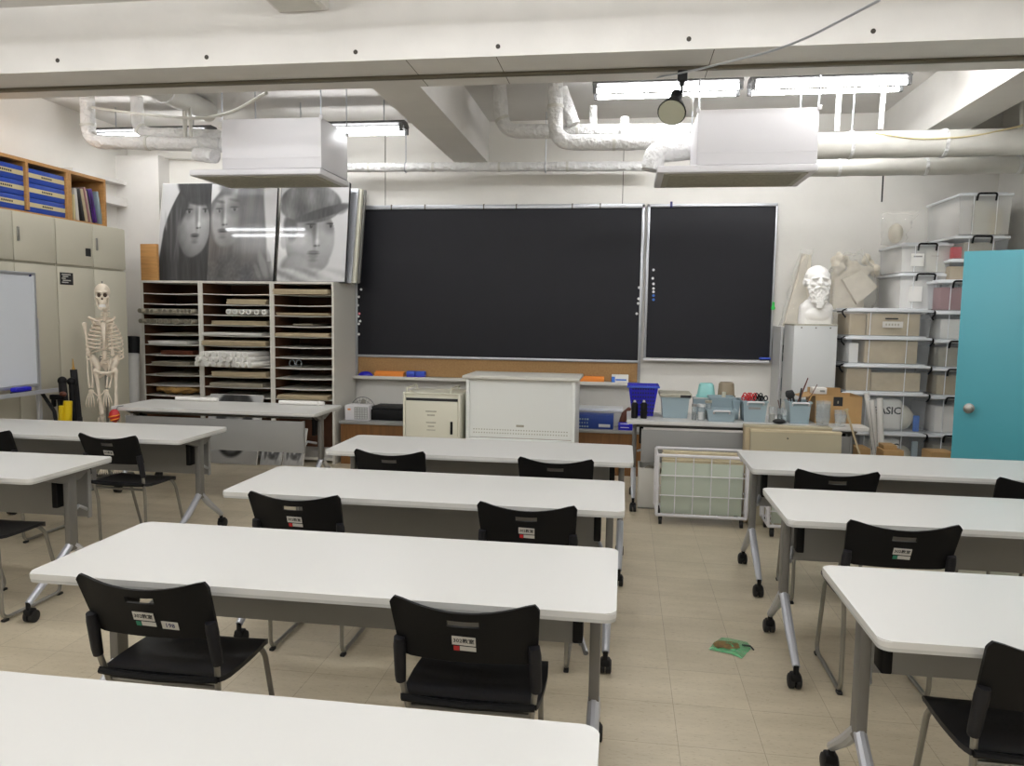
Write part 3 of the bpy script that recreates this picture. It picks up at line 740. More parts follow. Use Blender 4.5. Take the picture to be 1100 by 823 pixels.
# ================================================================== PIGEONHOLE SHELVES
YS = 7.25
def S_(px, py, y=YS): return at(px, py, y=y)
sx = [S_(150.5, 302).x, S_(214.5, 302).x, S_(291.5, 303).x, S_(358.5, 305).x]
SZ = S_(250, 302).z
slot_top, slot_bot = SZ-.022, S_(325, 429).z
NS = 11
names_ = ('left', 'middle', 'right')
slots = {}
for u in range(3):
    x0, x1 = sx[u]+.001, sx[u+1]-.001
    t = thing('pigeonhole_shelf', ('left pigeonhole shelf unit, next to the tall pale tube', 'middle pigeonhole shelf unit, with the bundle of white paper rolls', 'right pigeonhole shelf unit, with its grey side showing')[u], 'shelf', ((x0+x1)/2, 7.55, 0), 'pigeonhole shelf units')
    for s, xx in ((0, x0), (1, x1-.022)):
        part(MB().box(xx, xx+.022, YS, YB-.06, 0, SZ), 'side_panel', M['shelf_white'], t)
        part(MB().box(xx+(.022 if s == 0 else -.002), xx+(.024 if s == 0 else 0), YS+.015, YB-.07, .03, SZ-.022), 'side_lining', M['wood_in'], t)
    part(MB().box(x0+.022, x1-.022, YS, YB-.06, SZ-.022, SZ), 'top_panel', M['shelf_white'], t)
    part(MB().box(x0+.022, x1-.022, YB-.075, YB-.062, .02, SZ-.022), 'back_panel', M['wood_in'], t)
    part(MB().box(x0+.022, x1-.022, YS+.02, YB-.08, .03, .06), 'bottom_shelf', M['shelf_white'], t)
    zz = [slot_top - (slot_top-slot_bot)*i/NS for i in range(NS+1)]
    for i in range(1, NS+1):
        if u == 1 and i == 7: continue          # the bundle of rolls fills two slots
        n = 8; m = MB(); xa, xb = x0+.026, x1-.026; sag = .006
        vs = []; 
        for k in range(n+1):
            q = k/n; z = zz[i]-sag*math.sin(q*PI); x = xa+(xb-xa)*q
            vs += [(x, YS+.004, z), (x, YS+.004, z-.009), (x, YB-.08, z-.009), (x, YB-.08, z)]
        fs = []
        for k in range(n):
            o = 4*k
            for e in range(4): fs.append((o+e, o+(e+1) % 4, o+4+(e+1) % 4, o+4+e))
        fs += [(0, 1, 2, 3), (4*n+3, 4*n+2, 4*n+1, 4*n)]
        m.add(vs, fs); part(m, 'slat', M['shelf_white'], t)
    slots[u] = (x0+.03, x1-.03, zz)
ORD = ['topmost', 'second', 'third', 'fourth', 'fifth', 'sixth', 'seventh', 'eighth', 'ninth', 'tenth', 'lowest']
def stack_paper(u, i, a, b, h, m, lab, n=5, out=.02, rot=0.0, cat='paper', name='paper_stack'):
    """sheets lying in slot i (0 = top) of unit u, from fraction a to b of its width"""
    x0, x1, zz = slots[u]; z = zz[i+1]+.002; w = x1-x0; mb = MB()
    for k in range(n):
        d = random.uniform(-.006, .006); e = random.uniform(-.012, .01)
        mb.box(x0+a*w+d, x0+b*w+d, YS-out+e, YB-.14, z+h*k/n+.0004, z+h*(k+.86)/n)
    return single(mb, name, M[m], lab+f', {ORD[i]} slot of the {names_[u]} shelf unit', cat)
def rolls(u, i, cnt, a, b, r, lab, m='paper', out=.06, rows=1, skew=0.0, bore=.45):
    x0, x1, zz = slots[u]; z = zz[i+1]+.003; w = x1-x0; 
    for row in range(rows):
        for j in range(cnt-row):
            x = x0+(a+(b-a)*(j+.5+row*.5)/cnt)*w; zc_ = z+r+row*r*1.76; o = random.uniform(-.03, .03); y0 = YS-out+o
            t = thing('paper_roll', lab, 'paper roll', (x, y0, zc_-r), f'paper rolls in the {ORD[i]} slot of the {names_[u]} shelf unit')
            d = Vector((skew, 1, 0)).normalized()
            R = Vector((0, 0, 1)).rotation_difference(d).to_matrix().to_4x4(); X = Matrix.Translation((x, y0, zc_)) @ R
            sh = MB().lathe([(r*bore, 0), (r*.99, 0), (r, .5), (r*bore, .5), (r*bore, 0)], n=14, X=X)
            part(sh, 'outer_sheet', M[m], t)
            part(MB().cyl(Vector((x, y0, zc_))+d*.006, Vector((x, y0, zc_))+d*.012, r*bore, n=12), 'hollow', M['ink'], t)
    return
stack_paper(0, 2, .0, .95, .014, 'paper_grey', 'grey sheets sticking out to the left', 3, .05)
rolls(0, 2, 9, -.06, .97, .024, 'rolled mottled sheet in the third slot of the left shelf unit', 'paper_grey', .04, bore=.55)
rolls(0, 3, 9, -.06, .97, .024, 'rolled mottled sheet in the fourth slot of the left shelf unit', 'paper_grey', .04, bore=.55)
stack_paper(0, 4, .35, .9, .012, 'paper_grey', 'thin grey sheets', 2, .0)
stack_paper(0, 5, .1, .82, .034, 'paper', 'off-white folders', 4)
stack_paper(0, 6, .3, .9, .04, 'brown', 'reddish brown folder', 3, .0)
stack_paper(0, 7, .15, .85, .03, 'paper_grey', 'grey white sheets', 4, .03)
stack_paper(0, 8, .2, .9, .012, 'paper_grey', 'few thin dark sheets', 2, .0)
# crumpled brown paper at the bottom of the left unit
x0, x1, zz = slots[0]
cr = MB().ell(((x0+x1)/2, YS+.18, zz[11]+.012+.045), ((x1-x0)*.47, .2, .042), 40, 24)
for v in cr.bm.verts: v.co += Vector((0, noise.noise(v.co*23)*.03, noise.noise(v.co*19+Vector((5, 2, 1)))*.028)); v.co.z = max(v.co.z, zz[11]+.003); v.co.z = min(v.co.z, zz[10]-.02); v.co.x = max(x0+.004, min(x1-.004, v.co.x)); v.co.y = max(v.co.y, YS+.005)
single(cr, 'crumpled_paper', M['brown_paper'], 'crumpled brown wrapping paper in the lowest slot of the left shelf unit', 'paper', ang=20)
stack_paper(1, 1, .38, .97, .05, 'paper_tan', 'thick tan boards', 4)
rolls(1, 2, 6, .36, .99, .026, 'loose white paper roll in the third slot of the middle shelf unit', 'paper', .05)
stack_paper(1, 3, .15, .97, .04, 'paper_tan', 'tan sheets', 4, .03)
stack_paper(1, 4, 0, .9, .026, 'paper', 'curling white sheets', 3, .02)
stack_paper(1, 5, .0, .97, .05, 'paper_tan', 'pinkish tan sheets', 5, .04)
rolls(1, 7, 10, -.06, .86, .0275, 'white paper roll in the bundle jutting from the middle shelf unit', 'paper', .15, rows=3, skew=.2, bore=.42)
stack_paper(1, 8, .15, .97, .052, 'paper_tan', 'thick stack of pale pads', 4, .04)
stack_paper(1, 9, .1, .9, .04, 'paper_grey', 'grey pads', 3, .01)
stack_paper(2, 0, .02, .98, .05, 'paper_tan', 'wide tan sheets with curling edge', 5, .06)
stack_paper(2, 2, .05, .97, .026, 'paper_tan', 'tan sheets', 3, .02)
stack_paper(2, 3, .3, .65, .02, 'paper_grey', 'small dim grey stack', 2, -.05)
stack_paper(2, 4, .02, .97, .034, 'paper_tan', 'pale tan sheets', 4, .03)
stack_paper(2, 10, .05, .95, .04, 'paper_tan', 'large tan board pack', 3, .03)
x0, x1, zz = slots[2]
bx = MB()
for k in (.28, .4): bx.tube([(x0+(k+.05*math.cos(q))*(x1-x0), YS+.03, zz[8]+.042+.036*math.sin(q)) for q in [i*2*PI/14 for i in range(14)]], .004, 6, closed=True)
single(bx, 'wire_rings', M['glass'], 'clear plastic rings in the eighth slot of the right shelf unit', 'rings')
# ------------------------------------------------------------------ drawings
def sm(a, b, x):
    t_ = max(0.0, min(1.0, (x-a)/(b-a))); return t_*t_*(3-2*t_)
def E_(u, v, cx, cy, rx, ry, soft=.12, rot=0.0):
    c_, s_ = math.cos(rot), math.sin(rot); du, dv = u-cx, v-cy
    d = math.hypot((du*c_+dv*s_)/rx, (-du*s_+dv*c_)/ry)
    return 1-sm(1-soft, 1+soft, d)
def mix(a, b, k): return a+(b-a)*k
def nz(u, v, s, o=0): return noise.noise(Vector((u*s, v*s, o)))
def marks(g, u, v, k, eyes, nose, mouth, brow=.28, iris=.12):
    """soft pencil features: k scales them; eyes, nose tip and mouth are places on the sheet"""
    def e(x, y, rx, ry, soft=.5, rot=0): return E_(u, v, x, y, rx*k, ry*k, soft, rot)
    for x, y, w in eyes:
        g = mix(g, g*.72, e(x, y+.01*k, .14*w, .085, .8))
        g = mix(g, .52, .6*e(x, y, .066*w, .024, .5)); g = mix(g, iris, .9*e(x+.008*k, y+.003*k, .026*w, .027, .35)); g = mix(g, .7, .6*e(x+.016*k, y+.014*k, .008, .008, .5))
        g = mix(g, .14, .75*e(x, y+.027*k, .078*w, .011, .6)); g = mix(g, brow, .75*e(x+.01*k, y+.12*k, .1*w, .02, .7, -.12))
    x, y = nose; g = mix(g, g*.74, e(x-.06*k, y+.12*k, .035, .17, .9, .1)); g = mix(g, min(.9, g*1.25), .7*e(x-.005*k, y+.08*k, .022, .14, .8)); g = mix(g, min(.9, g*1.2), .8*e(x, y, .04, .035, .7)); g = mix(g, .2, .75*e(x-.03*k, y-.045*k, .03, .012, .6)); g = mix(g, .26, .6*e(x+.03*k, y-.042*k, .02, .01, .6))
    x, y = mouth; g = mix(g, .3, .8*e(x, y+.018*k, .09, .022, .45)); g = mix(g, .45, .8*e(x, y-.026*k, .075, .028, .5)); g = mix(g, .12, .85*e(x, y-.002*k, .088, .007, .6)); g = mix(g, g*.8, e(x, y-.075*k, .06, .02, .9))
    return g
def skin(u, v, cx, cy, rx, ry, lx, base=.3, amp=.38):
    du, dv = (u-cx)/rx, (v-cy)/ry; h = math.sqrt(max(0, 1-min(1, du*du+dv*dv)))
    return max(.16, base+amp*max(0, lx*du+.3*dv+.75*h)+.025*nz(u, v, 11)+.012*nz(u, v, 60))
def hair(u, v, s=40, o=0, base=.13, lean=.5): return base+.06*nz(u*s*.5+lean*v*6, v*1.6, 1, o)+.04*nz(u*70+lean*20*v, v*5, 1, o+3)+.05*max(0, nz(u*5, v*2, 1, o+8))
def art_long_hair(u, v):
    g = .74+.02*nz(u, v, 5)
    left = .34-.02*(v > .9) if v > .93 else .06+.26*max(0, (v-.45)/.48)**1.6 if v > .45 else max(0, .06-.16*(.45-v))
    k = sm(left-.012, left+.02, u); g = mix(g, hair(u, v, 30, 1, .24), k)
    f = max(E_(u, v, .6, .55, .29, .3, .06), E_(u, v, .58, .4, .19, .16, .1)); f *= 1-E_(u, v, .36, .9, .16, .34, .2, -.3)
    g = mix(g, skin(u, v, .58, .55, .34, .42, .35), f)
    if f > .05: g = marks(g, u, v, .78, ((.5, .71, 1.0), (.78, .715, .7)), (.69, .575), (.63, .455))
    g = mix(g, hair(u, v, 30, 2, .2), E_(u, v, .62, .97, .36, .19, .1, -.2)*.95)
    for x0, sl, w in ((.3, -.16, .02), (.2, -.1, .015), (.34, .12, .012)): g = mix(g, .42, .45*(1-sm(0, w*2, abs(u-x0-sl*(v-.6))))*sm(.15, .3, v)*sm(.1, .3, .95-v)*k)
    g = mix(g, .62, .5*E_(u, v, .1, .62, .02, .1, .4, .2))
    return g
def art_tilted_face(u, v):
    g = .76
    right = .8+.16*max(0, .85-v) if v > .2 else .95
    k = (1-sm(right-.02, right+.02, u))*max(1-sm(.0, .05, (v-.99)+.9*max(0, .24-u)), 0)
    g = mix(g, hair(u, v, 22, 7, .34, -.25), k)
    f = max(E_(u, v, .26, .62, .24, .27, .12, .12), E_(u, v, .22, .47, .15, .12, .2)); g = mix(g, skin(u, v, .24, .6, .36, .4, -.35, .3, .36), f)
    g = mix(g, hair(u, v, 22, 9, .36, -.2), E_(u, v, .58, .55, .15, .42, .5)*.85)
    if f > .03: g = marks(g, u, v, .78, ((.13, .72, .8), (.36, .735, 1.0)), (.23, .61), (.2, .505))
    g = mix(g, .66, .5*E_(u, v, .34, .93, .06, .09, .6)); g = mix(g, hair(u, v, 24, 11, .3, .6), .8*E_(u, v, .24, .96, .12, .07, .4)*(u < .5))
    if v < .34: g = mix(g, .33+.07*nz(u*7, v*7, 1)+.05*nz(u*30, v*30, 1), 1-sm(.2, .34, v+.25*abs(u-.3)))
    g = mix(g, .55, .7*E_(u, v, .84, .16, .05, .14, .4, .5)); g = mix(g, .5, .6*E_(u, v, .93, .2, .03, .12, .4, .3)); g = mix(g, .5, .5*E_(u, v, .76, .1, .03, .1, .4, .6))
    return g
def art_cap(u, v):
    g = .78+.01*nz(u, v, 4)
    f = max(E_(u, v, .46, .42, .36, .34, .05), E_(u, v, .5, .24, .26, .16, .1)); g = mix(g, skin(u, v, .5, .4, .48, .46, .3, .36, .36), f)
    g = mix(g, skin(u, v, .3, .1, .3, .2, .2, .36, .3), E_(u, v, .26, .12, .22, .16, .2))
    g = mix(g, hair(u, v, 24, 15, .26), E_(u, v, .16, .55, .1, .14, .3, .2)); g = mix(g, .5, E_(u, v, .08, .42, .06, .09, .25)*.7)
    if f > .03: g = marks(g, u, v, .86, ((.46, .56, 1.0), (.75, .565, .8)), (.57, .4), (.52, .28), .34)
    cap = max(E_(u, v, .45, .8, .45, .2, .05, -.06), E_(u, v, .3, .76, .3, .14, .08))
    seam = .08*abs(math.sin((u-.45)*7/(1.15-v*.6)))
    g = mix(g, .46+.1*nz(u*5, v*5, 1)+.05*nz(u*40, v*14, 1)-seam+.12*E_(u, v, .5, .9, .3, .1, .9), cap)
    br = E_(u, v, .62, .695, .42, .05, .2, .2); g = mix(g, .3+.05*nz(u*30, v*8, 1), br); g = mix(g, .34, .6*E_(u, v, .9, .74, .1, .055, .3, .2))
    if v < .16: g = mix(g, .62+.1*math.sin((u*2+v*7)*7)+.05*nz(u*20, v*20, 1), (1-sm(.1, .16, v))*(1-sm(.5, .7, u)*.6))
    return g
def art_dark_bob(u, v):
    g = .7; g = mix(g, hair(u, v, 26, 21, .2), E_(u, v, .5, .55, .36, .46, .06))
    f = E_(u, v, .5, .45, .22, .3, .1); g = mix(g, skin(u, v, .5, .45, .3, .4, .2), f)
    if f > .03: g = marks(g, u, v, .7, ((.41, .5, .9), (.6, .5, .9)), (.51, .39), (.51, .28))
    return mix(g, hair(u, v, 30, 24, .22), E_(u, v, .5, .86, .33, .2, .12))
def art_sketch(u, v):
    g = .74
    for k in range(5): g = mix(g, .25, .6*E_(u, v, .2+.16*k, .3+.1*math.sin(k*2.1), .07, .16+.03*k, .4, k*.7))
    return g-.1*max(0, nz(u*7, v*7, 1))
def art_board(name, label, bl, br, tl, thick, fn, mats, cover, group=None, nu=84, nv=118, cat='drawing'):
    """board whose front face runs bl-br-tl; the drawing is a surface of fine cells coloured by fn"""
    bl, br, tl = Vector(bl), Vector(br), Vector(tl); R = br-bl; U = tl-bl; N = R.cross(U).normalized()
    t = thing(name, label, cat, (bl+br)/2, group)
    part(MB().prism([bl-N*.001, br-N*.001, br+U-N*.001, tl-N*.001], -N*thick), 'board', M[mats], t)
    mb = MB(); bm = mb.bm; G = [[bm.verts.new(bl+R*(.006+.988*i/nu)+U*(.006+.988*j/nv)+N*.0005) for j in range(nv+1)] for i in range(nu+1)]
    for i in range(nu):
        for j in range(nv): bm.faces.new([G[i][j], G[i+1][j], G[i+1][j+1], G[i][j+1]])
    vals = [max(.01, min(.9, fn(i/nu, j/nv))) for i in range(nu+1) for j in range(nv+1)]
    bm.normal_update()
    o = part(mb, 'drawn_sheet', M['draw_gloss' if cover else 'draw'], t, smooth=False)
    ca = o.data.color_attributes.new('drawing', 'FLOAT_COLOR', 'POINT')
    for k, v in enumerate(vals):
        q = v**2.35; ca.data[k].color = (q, q, q*.99, 1)
    return t
YP0, YP1 = 7.40, 7.70
def board_px(name, label, pbl, pbr, ptl, y0, y1, thick, fn, m, cover, **k):
    z0 = SZ+.002
    bl, br, tl = at(*pbl, y=y0), at(*pbr, y=y0), at(*ptl, y=y1); bl.z = br.z = z0
    tl.x = bl.x + (tl.x-bl.x)*.25
    return art_board(name, label, bl, br, tl, thick, fn, m, cover, **k)
board_px('portrait_drawing', 'pencil portrait of a face with long dark hair, leftmost of the three above the shelves', (167, 301), (229, 301), (172, 197), 7.47, 7.66, .02, art_long_hair, 'paper', False)
board_px('portrait_drawing', 'glossy pencil portrait of a tilted face, middle of the three above the shelves', (221.5, 301), (293.5, 302), (224, 197), 7.40, 7.575, .02, art_tilted_face, 'ink', True)
board_px('portrait_drawing', 'glossy pencil portrait of a person in a cap, rightmost above the shelves', (296.5, 302), (370.5, 302.5), (301, 197), 7.38, 7.555, .03, art_cap, 'ink', True)
def plain_board(label, px0, px1, y0, y1, thick, h, m, name='backing_board'):
    a, b = at(px0, 302, y=y0), at(px1, 302, y=y0); z = SZ+.002
    X = MB().prism([(a.x, y0, z), (b.x, y0, z), (b.x, y1, z+h), (a.x, y1, z+h)], (0, thick, .0))
    single(X, name, M[m], label, 'board')
plain_board('silver edged board just behind the portrait with the cap', 320, 377, 7.45, 7.68, .03, .97, 'alu')
plain_board('cream edged board behind the capped portrait, between the silver one and the dark one', 318, 381.5, 7.5, 7.72, .05, .97, 'ivory')
plain_board('dark edged board rearmost behind the capped portrait', 330, 386, 7.57, 7.78, .03, .97, 'leg_grey')
a, b = at(151.5, 300, y=7.3), at(169, 300, y=7.3)
single(MB().box(a.x, b.x, 7.3, 7.34, SZ+.001, at(150, 262, y=7.3).z, bev=.003), 'wooden_board', M['wood'], 'plain wooden board standing at the left end of the shelf top', 'board')
# drawings leaning at the foot of the shelves
def low_board(name, label, pbl, pbr, y0, y1, h, fn, m='paper', **k):
    a, b = at(*pbl, y=y0), at(*pbr, y=y0); a.z = b.z = .003
    art_board(name, label, a, b, Vector((a.x, y1, a.z+h)), .02, fn, m, False, nu=36, nv=44, **k)
low_board('portrait_drawing', 'drawing of a head with dark bobbed hair leaning low against the middle shelf unit', (218, 488), (275, 495), 7.03, 7.2, .68, art_dark_bob)
low_board('portrait_drawing', 'pale sketch leaning low at the foot of the shelves right of the bobbed head drawing', (279, 497), (301, 498), 7.06, 7.2, .36, art_sketch)
low_board('portrait_drawing', 'pale sketch leaning low at the foot of the shelves by the right shelf unit', (303, 498), (325, 499), 7.08, 7.2, .36, art_sketch)
# long tubes standing by the left end of the shelves
a = at(146, 425, y=7.1)
t = thing('poster_tube', 'pale tube with black cap standing left of the shelves', 'tube', (a.x, 7.05, 0))
part(MB().tube([(a.x, 7.02, .001), (a.x-.05, 7.14, at(143, 378, y=7.12).z)], .062, 16), 'tube_body', M['milky'], t)
part(MB().tube([(a.x-.05, 7.14, at(143, 380, y=7.12).z), (a.x-.06, 7.165, at(143, 362, y=7.12).z)], .066, 16), 'cap', M['black'], t)
# ================================================================== LEFT WALL: CABINETS
XC = -4.72
yc = [at(134, 247, x=XC).y, at(99.5, 240, x=XC).y, at(59, 231, x=XC).y]
wpair = yc[0]-yc[2]
ZT, ZM = 2.285, 1.888
def cabinet(y0, y1, z0, z1, label, name='steel_cabinet'):
    t = thing(name, label, 'cabinet', ((XL+XC)/2, (y0+y1)/2, z0), 'beige steel cabinets along the left wall')
    part(MB().box(XL+.015, XC-.022, y0+.001, y1-.001, z0+.001, z1-.001), 'body', M['cab'], t)
    ym = (y0+y1)/2
    for a, b, s in ((y0, ym, 1), (ym, y1, -1)):
        d = part(MB().box(XC-.021, XC, a+.004, b-.003, z0+.012, z1-.008, bev=.004), 'door', M['cab'], t)
        if s == -1:
            zh = z0+(z1-z0)*.55 if z1-z0 < 1 else 1.05
            part(MB().box(XC-.001, XC+.012, a+.035, a+.055, zh-.055, zh+.055, bev=.004), 'handle', M['chrome'], d)
    return t
c1 = cabinet(yc[2], yc[0], ZM, ZT, 'upper beige cabinet with a small black square label, over the skeleton')
c2 = cabinet(yc[2]-wpair-.004, yc[2]-.004, ZM, ZT, 'upper beige cabinet nearer the viewer, under the blue files')
c3 = cabinet(yc[2], yc[0], .0, ZM, 'tall lower beige cabinet behind the skeleton, with a black notice')
c4 = cabinet(yc[2]-wpair-.004, yc[2]-.004, .0, ZM, 'tall lower beige cabinet behind the whiteboard')
def plate(px0, px1, py0, py1, m, par, name, x=XC+.001):
    a, b = at(px0, (py0+py1)/2, x=x), at(px1, (py0+py1)/2, x=x); zt_, zb_ = at((px0+px1)/2, py0, x=x).z, at((px0+px1)/2, py1, x=x).z
    return part(MB().box(x-.002, x+.001, a.y, b.y, zb_, zt_), name, M[m], par), a.y, b.y, zb_, zt_
plate(92, 97.5, 267, 275.5, 'ink', c1, 'black_label')
pl, a, b, c_, d = plate(64.5, 78.5, 293, 306, 'ink', c3, 'black_notice')
m = MB()
for i in range(5):
    z = d-.012-(d-c_-.02)*i/5; m.box(XC+.002, XC+.0028, a+.02+.01*(i % 2), b-.03-.03*(i % 3), z-.008, z)
part(m, 'notice_print', M['label'], pl)
# ------------------------------------------------------------------ bookcases and their contents
XBK = XC-.03
def yb_(px, py): return at(px, py, x=XBK).y
yA, yB, yC_, yD = yb_(-14, 225), yb_(31, 229), yb_(75.5, 236), yb_(115, 242)
zbk = at(75, 183, x=XBK).z
def bookcase(y0, y1, mids, label):
    t = thing('wooden_bookcase', label, 'bookcase', ((XL+XBK)/2, (y0+y1)/2, ZT))
    T_ = .026
    for y in (y0, y1-T_): part(MB().box(XL+.1, XBK, y, y+T_, ZT+.0005, zbk), 'side_panel', M['wood'], t)
    for y in mids: part(MB().box(XL+.12, XBK, y-T_/2, y+T_/2, ZT+T_, zbk-T_), 'divider', M['wood'], t)
    part(MB().box(XL+.1, XBK, y0+T_, y1-T_, zbk-T_, zbk), 'top_panel', M['wood'], t)
    part(MB().box(XL+.1, XBK, y0+T_, y1-T_, ZT+.0005, ZT+.012), 'bottom_panel', M['wood'], t)
    part(MB().box(XL+.1, XL+.11, y0+T_, y1-T_, ZT+.012, zbk-T_), 'back_panel', M['wood_dark'], t)
    return t
bookcase(yA, yC_, [yB], 'light wooden bookcase filled with blue files, on top of the cabinets')
bookcase(yC_+.002, yD, [], 'light wooden bookcase with leaning books, on top of the cabinets at right')
def file_stack(y0, y1, bay):
    zb0, zt0 = ZT+.014, zbk-.06; h = (zt0-zb0)/3
    for k in range(3):
        z = zb0+k*h
        pos = ('bottom', 'middle', 'top')[k]
        t = thing('file_box', f'blue file with cream label, {pos} of the three in the {bay} bay of the bookcase', 'file', ((XL+XBK)/2, (y0+y1)/2, z), 'blue files in the bookcase')
        part(MB().box(XL+.13, XBK-.015, y0+.008, y1-.008, z+.001, z+h-.003, bev=.005), 'cover', M['blue'], t)
        q = MB()
        for e in (.2, .8): q.box(XBK-.016, XBK-.0135, y0+.012, y1-.012, z+h*e-.0015, z+h*e+.0015)
        part(q, 'page_edges', M['blue_felt'], t)
        lb = part(MB().box(XBK-.017, XBK-.0125, y0+.01, y1-.01, z+h*.36, z+h*.66), 'label_strip', M['cream'], t)
        q = MB(); ym = (y0+y1)/2
        for e in range(6): q.box(XBK-.0128, XBK-.0118, ym-.06+e*.02, ym-.047+e*.02, z+h*.45, z+h*.57)
        part(q, 'label_print', M['ink'], lb)
file_stack(yA+.028, yB-.015, 'left')
file_stack(yB+.015, yC_-.028, 'right')
y = yC_+.062; pa = 0
bk_l = [(.035, .36, 'book_white', 0, 'tall white book standing upright at the left of the bookcase bay'), (.02, .2, 'cream', 0, 'thin cream book second from the left in the bookcase bay'),
        (.03, .25, 'book_white', .04, 'white bound book leaning slightly between cream and black books'), (.03, .26, 'book_black', .14, 'black book leaning in the middle of the row'),
        (.03, .26, 'paper_tan', .2, 'tan book leaning in the row beside the black one'), (.02, .28, 'book_rose', .24, 'thin rose coloured book leaning in the row'),
        (.024, .26, 'book_white', .27, 'pale book leaning against the rose coloured one'), (.016, .26, 'book_black', .3, 'thin dark book just left of the purple book'),
        (.07, .27, 'purple', .34, 'thick purple book leaning at the right of the row'), (.02, .27, 'sky_plastic', .36, 'pale blue edged book at the far right of the leaning row')]
lim = yD-.03
for th, h, m, a, lab in bk_l:
    th *= 1.12; h *= 1.1; a = (0 if a == 0 else .08 if a < .1 else .2)
    y += h*(math.tan(a)-math.tan(pa)); pa = a
    X = Matrix.Translation((XBK-.03, y, ZT+.0135+th*math.sin(a))) @ Matrix.Rotation(a, 4, 'X')
    w = .17
    t = thing('book', lab, 'book', (XBK-.03-w/2, y, ZT+.013), 'books leaning in the bookcase')
    part(MB().box(-w, 0, -th, 0, .001-0*a, h, bev=.002, X=X), 'cover', M[m], t)
    part(MB().box(-w+.004, -.004, -th+.003, -.003, h-.002, h+.001, X=X), 'pages', M['paper'], t)
    y += (th+.004)/math.cos(a)
# ================================================================== WHITEBOARD ON A STAND
XWB = -4.52
y1 = at(39.5, 355, x=XWB).y; y0 = y1-1.25
zt_, zb_ = at(39, 293, x=XWB).z, at(42, 415, x=XWB).z
t = thing('mobile_whiteboard', 'whiteboard on a grey wheeled stand at the left edge', 'whiteboard', (XWB, (y0+y1)/2, 0))
part(MB().box(XWB-.012, XWB+.008, y0+.02, y1-.02, zb_+.02, zt_-.02), 'board', M['whiteboard'], t)
f = MB().box(XWB-.018, XWB+.014, y0, y1, zt_-.028, zt_, bev=.008).box(XWB-.018, XWB+.014, y0, y1, zb_, zb_+.028, bev=.008)
f.box(XWB-.018, XWB+.014, y0, y0+.028, zb_, zt_, bev=.008).box(XWB-.018, XWB+.014, y1-.028, y1, zb_, zt_, bev=.008)
part(f, 'frame', M['alu'], t)
tr = MB().box(XWB-.0, XWB+.085, y0-.02, y1+.1, zb_-.05, zb_-.032, bev=.004).box(XWB+.075, XWB+.087, y0-.02, y1+.1, zb_-.05, zb_-.018, bev=.003)
part(tr, 'pen_tray', M['silver'], t)
for yy in (y0+.05, y1+.035):
    part(MB().box(XWB-.05, XWB-.02, yy-.016, yy+.016, .09, 1.45, bev=.006), 'post', M['silver'], t)
    part(MB().box(XWB-.10, XWB+.22, yy-.018, yy+.018, .06, .1, bev=.008), 'foot', M['silver'], t)
    for xx in (XWB-.085, XWB+.2): part(MB().cyl((xx, yy-.012, .031), (xx, yy+.012, .031), .03, n=16).box(xx-.012, xx+.012, yy-.015, yy+.015, .045, .066), 'caster', M['rubber'], t)
part(MB().tube([(XWB+.0, y1+.03, zb_-.06), (XWB+.1, y1+.03, zb_-.2), (XWB+.16, y1+.035, .1)], .014, 8), 'tilt_brace', M['black'], t)
p = at(32, 296, x=XWB+.009); part(MB().cyl((XWB+.007, p.y, p.z), (XWB+.016, p.y, p.z), .009, n=12), 'magnet_dot', M['navy_ink'], t)
ye = at(23, 425, x=XWB+.04); ztr_ = zb_-.032
t = thing('board_eraser', 'blue eraser lying on the tray of the whiteboard', 'eraser', (XWB+.04, ye.y, ztr_))
part(MB().box(XWB+.012, XWB+.068, ye.y-.08, ye.y+.08, ztr_+.014, ztr_+.05, bev=.014), 'grip', M['blue_plastic'], t)
part(MB().box(XWB+.014, XWB+.066, ye.y-.078, ye.y+.078, ztr_+.0006, ztr_+.015, bev=.002), 'felt', M['black_soft'], t)
# ================================================================== TOOLS LEANING ON THE CABINETS
YT = 5.62
tb0, tb1 = at(56, 520, y=5.6).x, at(86, 520, y=5.6).x
t = thing('tool_tub', 'grey open tub holding the leaning bags and yellow tools', 'tub', ((tb0+tb1)/2, 5.63, 0))
w_ = MB().box(tb0, tb1, 5.40, 5.41, .002, .42).box(tb0, tb1, 5.79, 5.80, .002, .42).box(tb0, tb0+.01, 5.41, 5.79, .002, .42).box(tb1-.01, tb1, 5.41, 5.79, .002, .42).box(tb0, tb1, 5.40, 5.80, .001, .01)
part(w_, 'body', M['panel_grey'], t)
for yy in (5.396, 5.796): part(MB().box(tb0-.006, tb1+.006, yy, yy+.012, .405, .425, bev=.003), 'rim', M['rubber'], t)
def lean(pa, pb, r, m, name, label, cat, y=5.5, mid=None, cap=None):
    y = 5.45+(y-5.255)*.6
    a = at(*pa, y=y+.02); f = Vector((min(tb1-.07, at(*pb, y=y).x), y, .02))
    pts = [f, f+(a-f)*.3, f+(a-f)*.7, a]
    t = thing(name, label, cat, (f.x, f.y, .012))
    part(MB().tube(pts, [r*.95, r*1.1, r*1.05, r*.9], 12), 'body', M[m], t)
    if mid: part(MB().tube([f+(a-f)*.55, f+(a-f)*.6], r*1.2, 12), 'strap', M[mid], t)
    if cap: cap(t, a, (a-f).normalized())
    return t
def tip(t, a, d): part(MB().tube([a, a+d*.02, a+d*.09], [.016, .008, .003], 8), 'pointed_tip', M['gold'], t)
def knob(t, a, d): part(MB().ell(a+d*.015, .035), 'end_knob', M['black'], t)
lean((79, 397), (96, 448), .03, 'black_soft', 'umbrella_bag', 'long black bag with a pointed tip leaning by the skeleton', 'bag', y=5.72, mid='sleeve', cap=tip)
lean((67, 411), (88, 452), .033, 'black_soft', 'tripod_bag', 'black padded bag leaning left of the longest black bag', 'bag', y=5.5, mid='black', cap=knob)
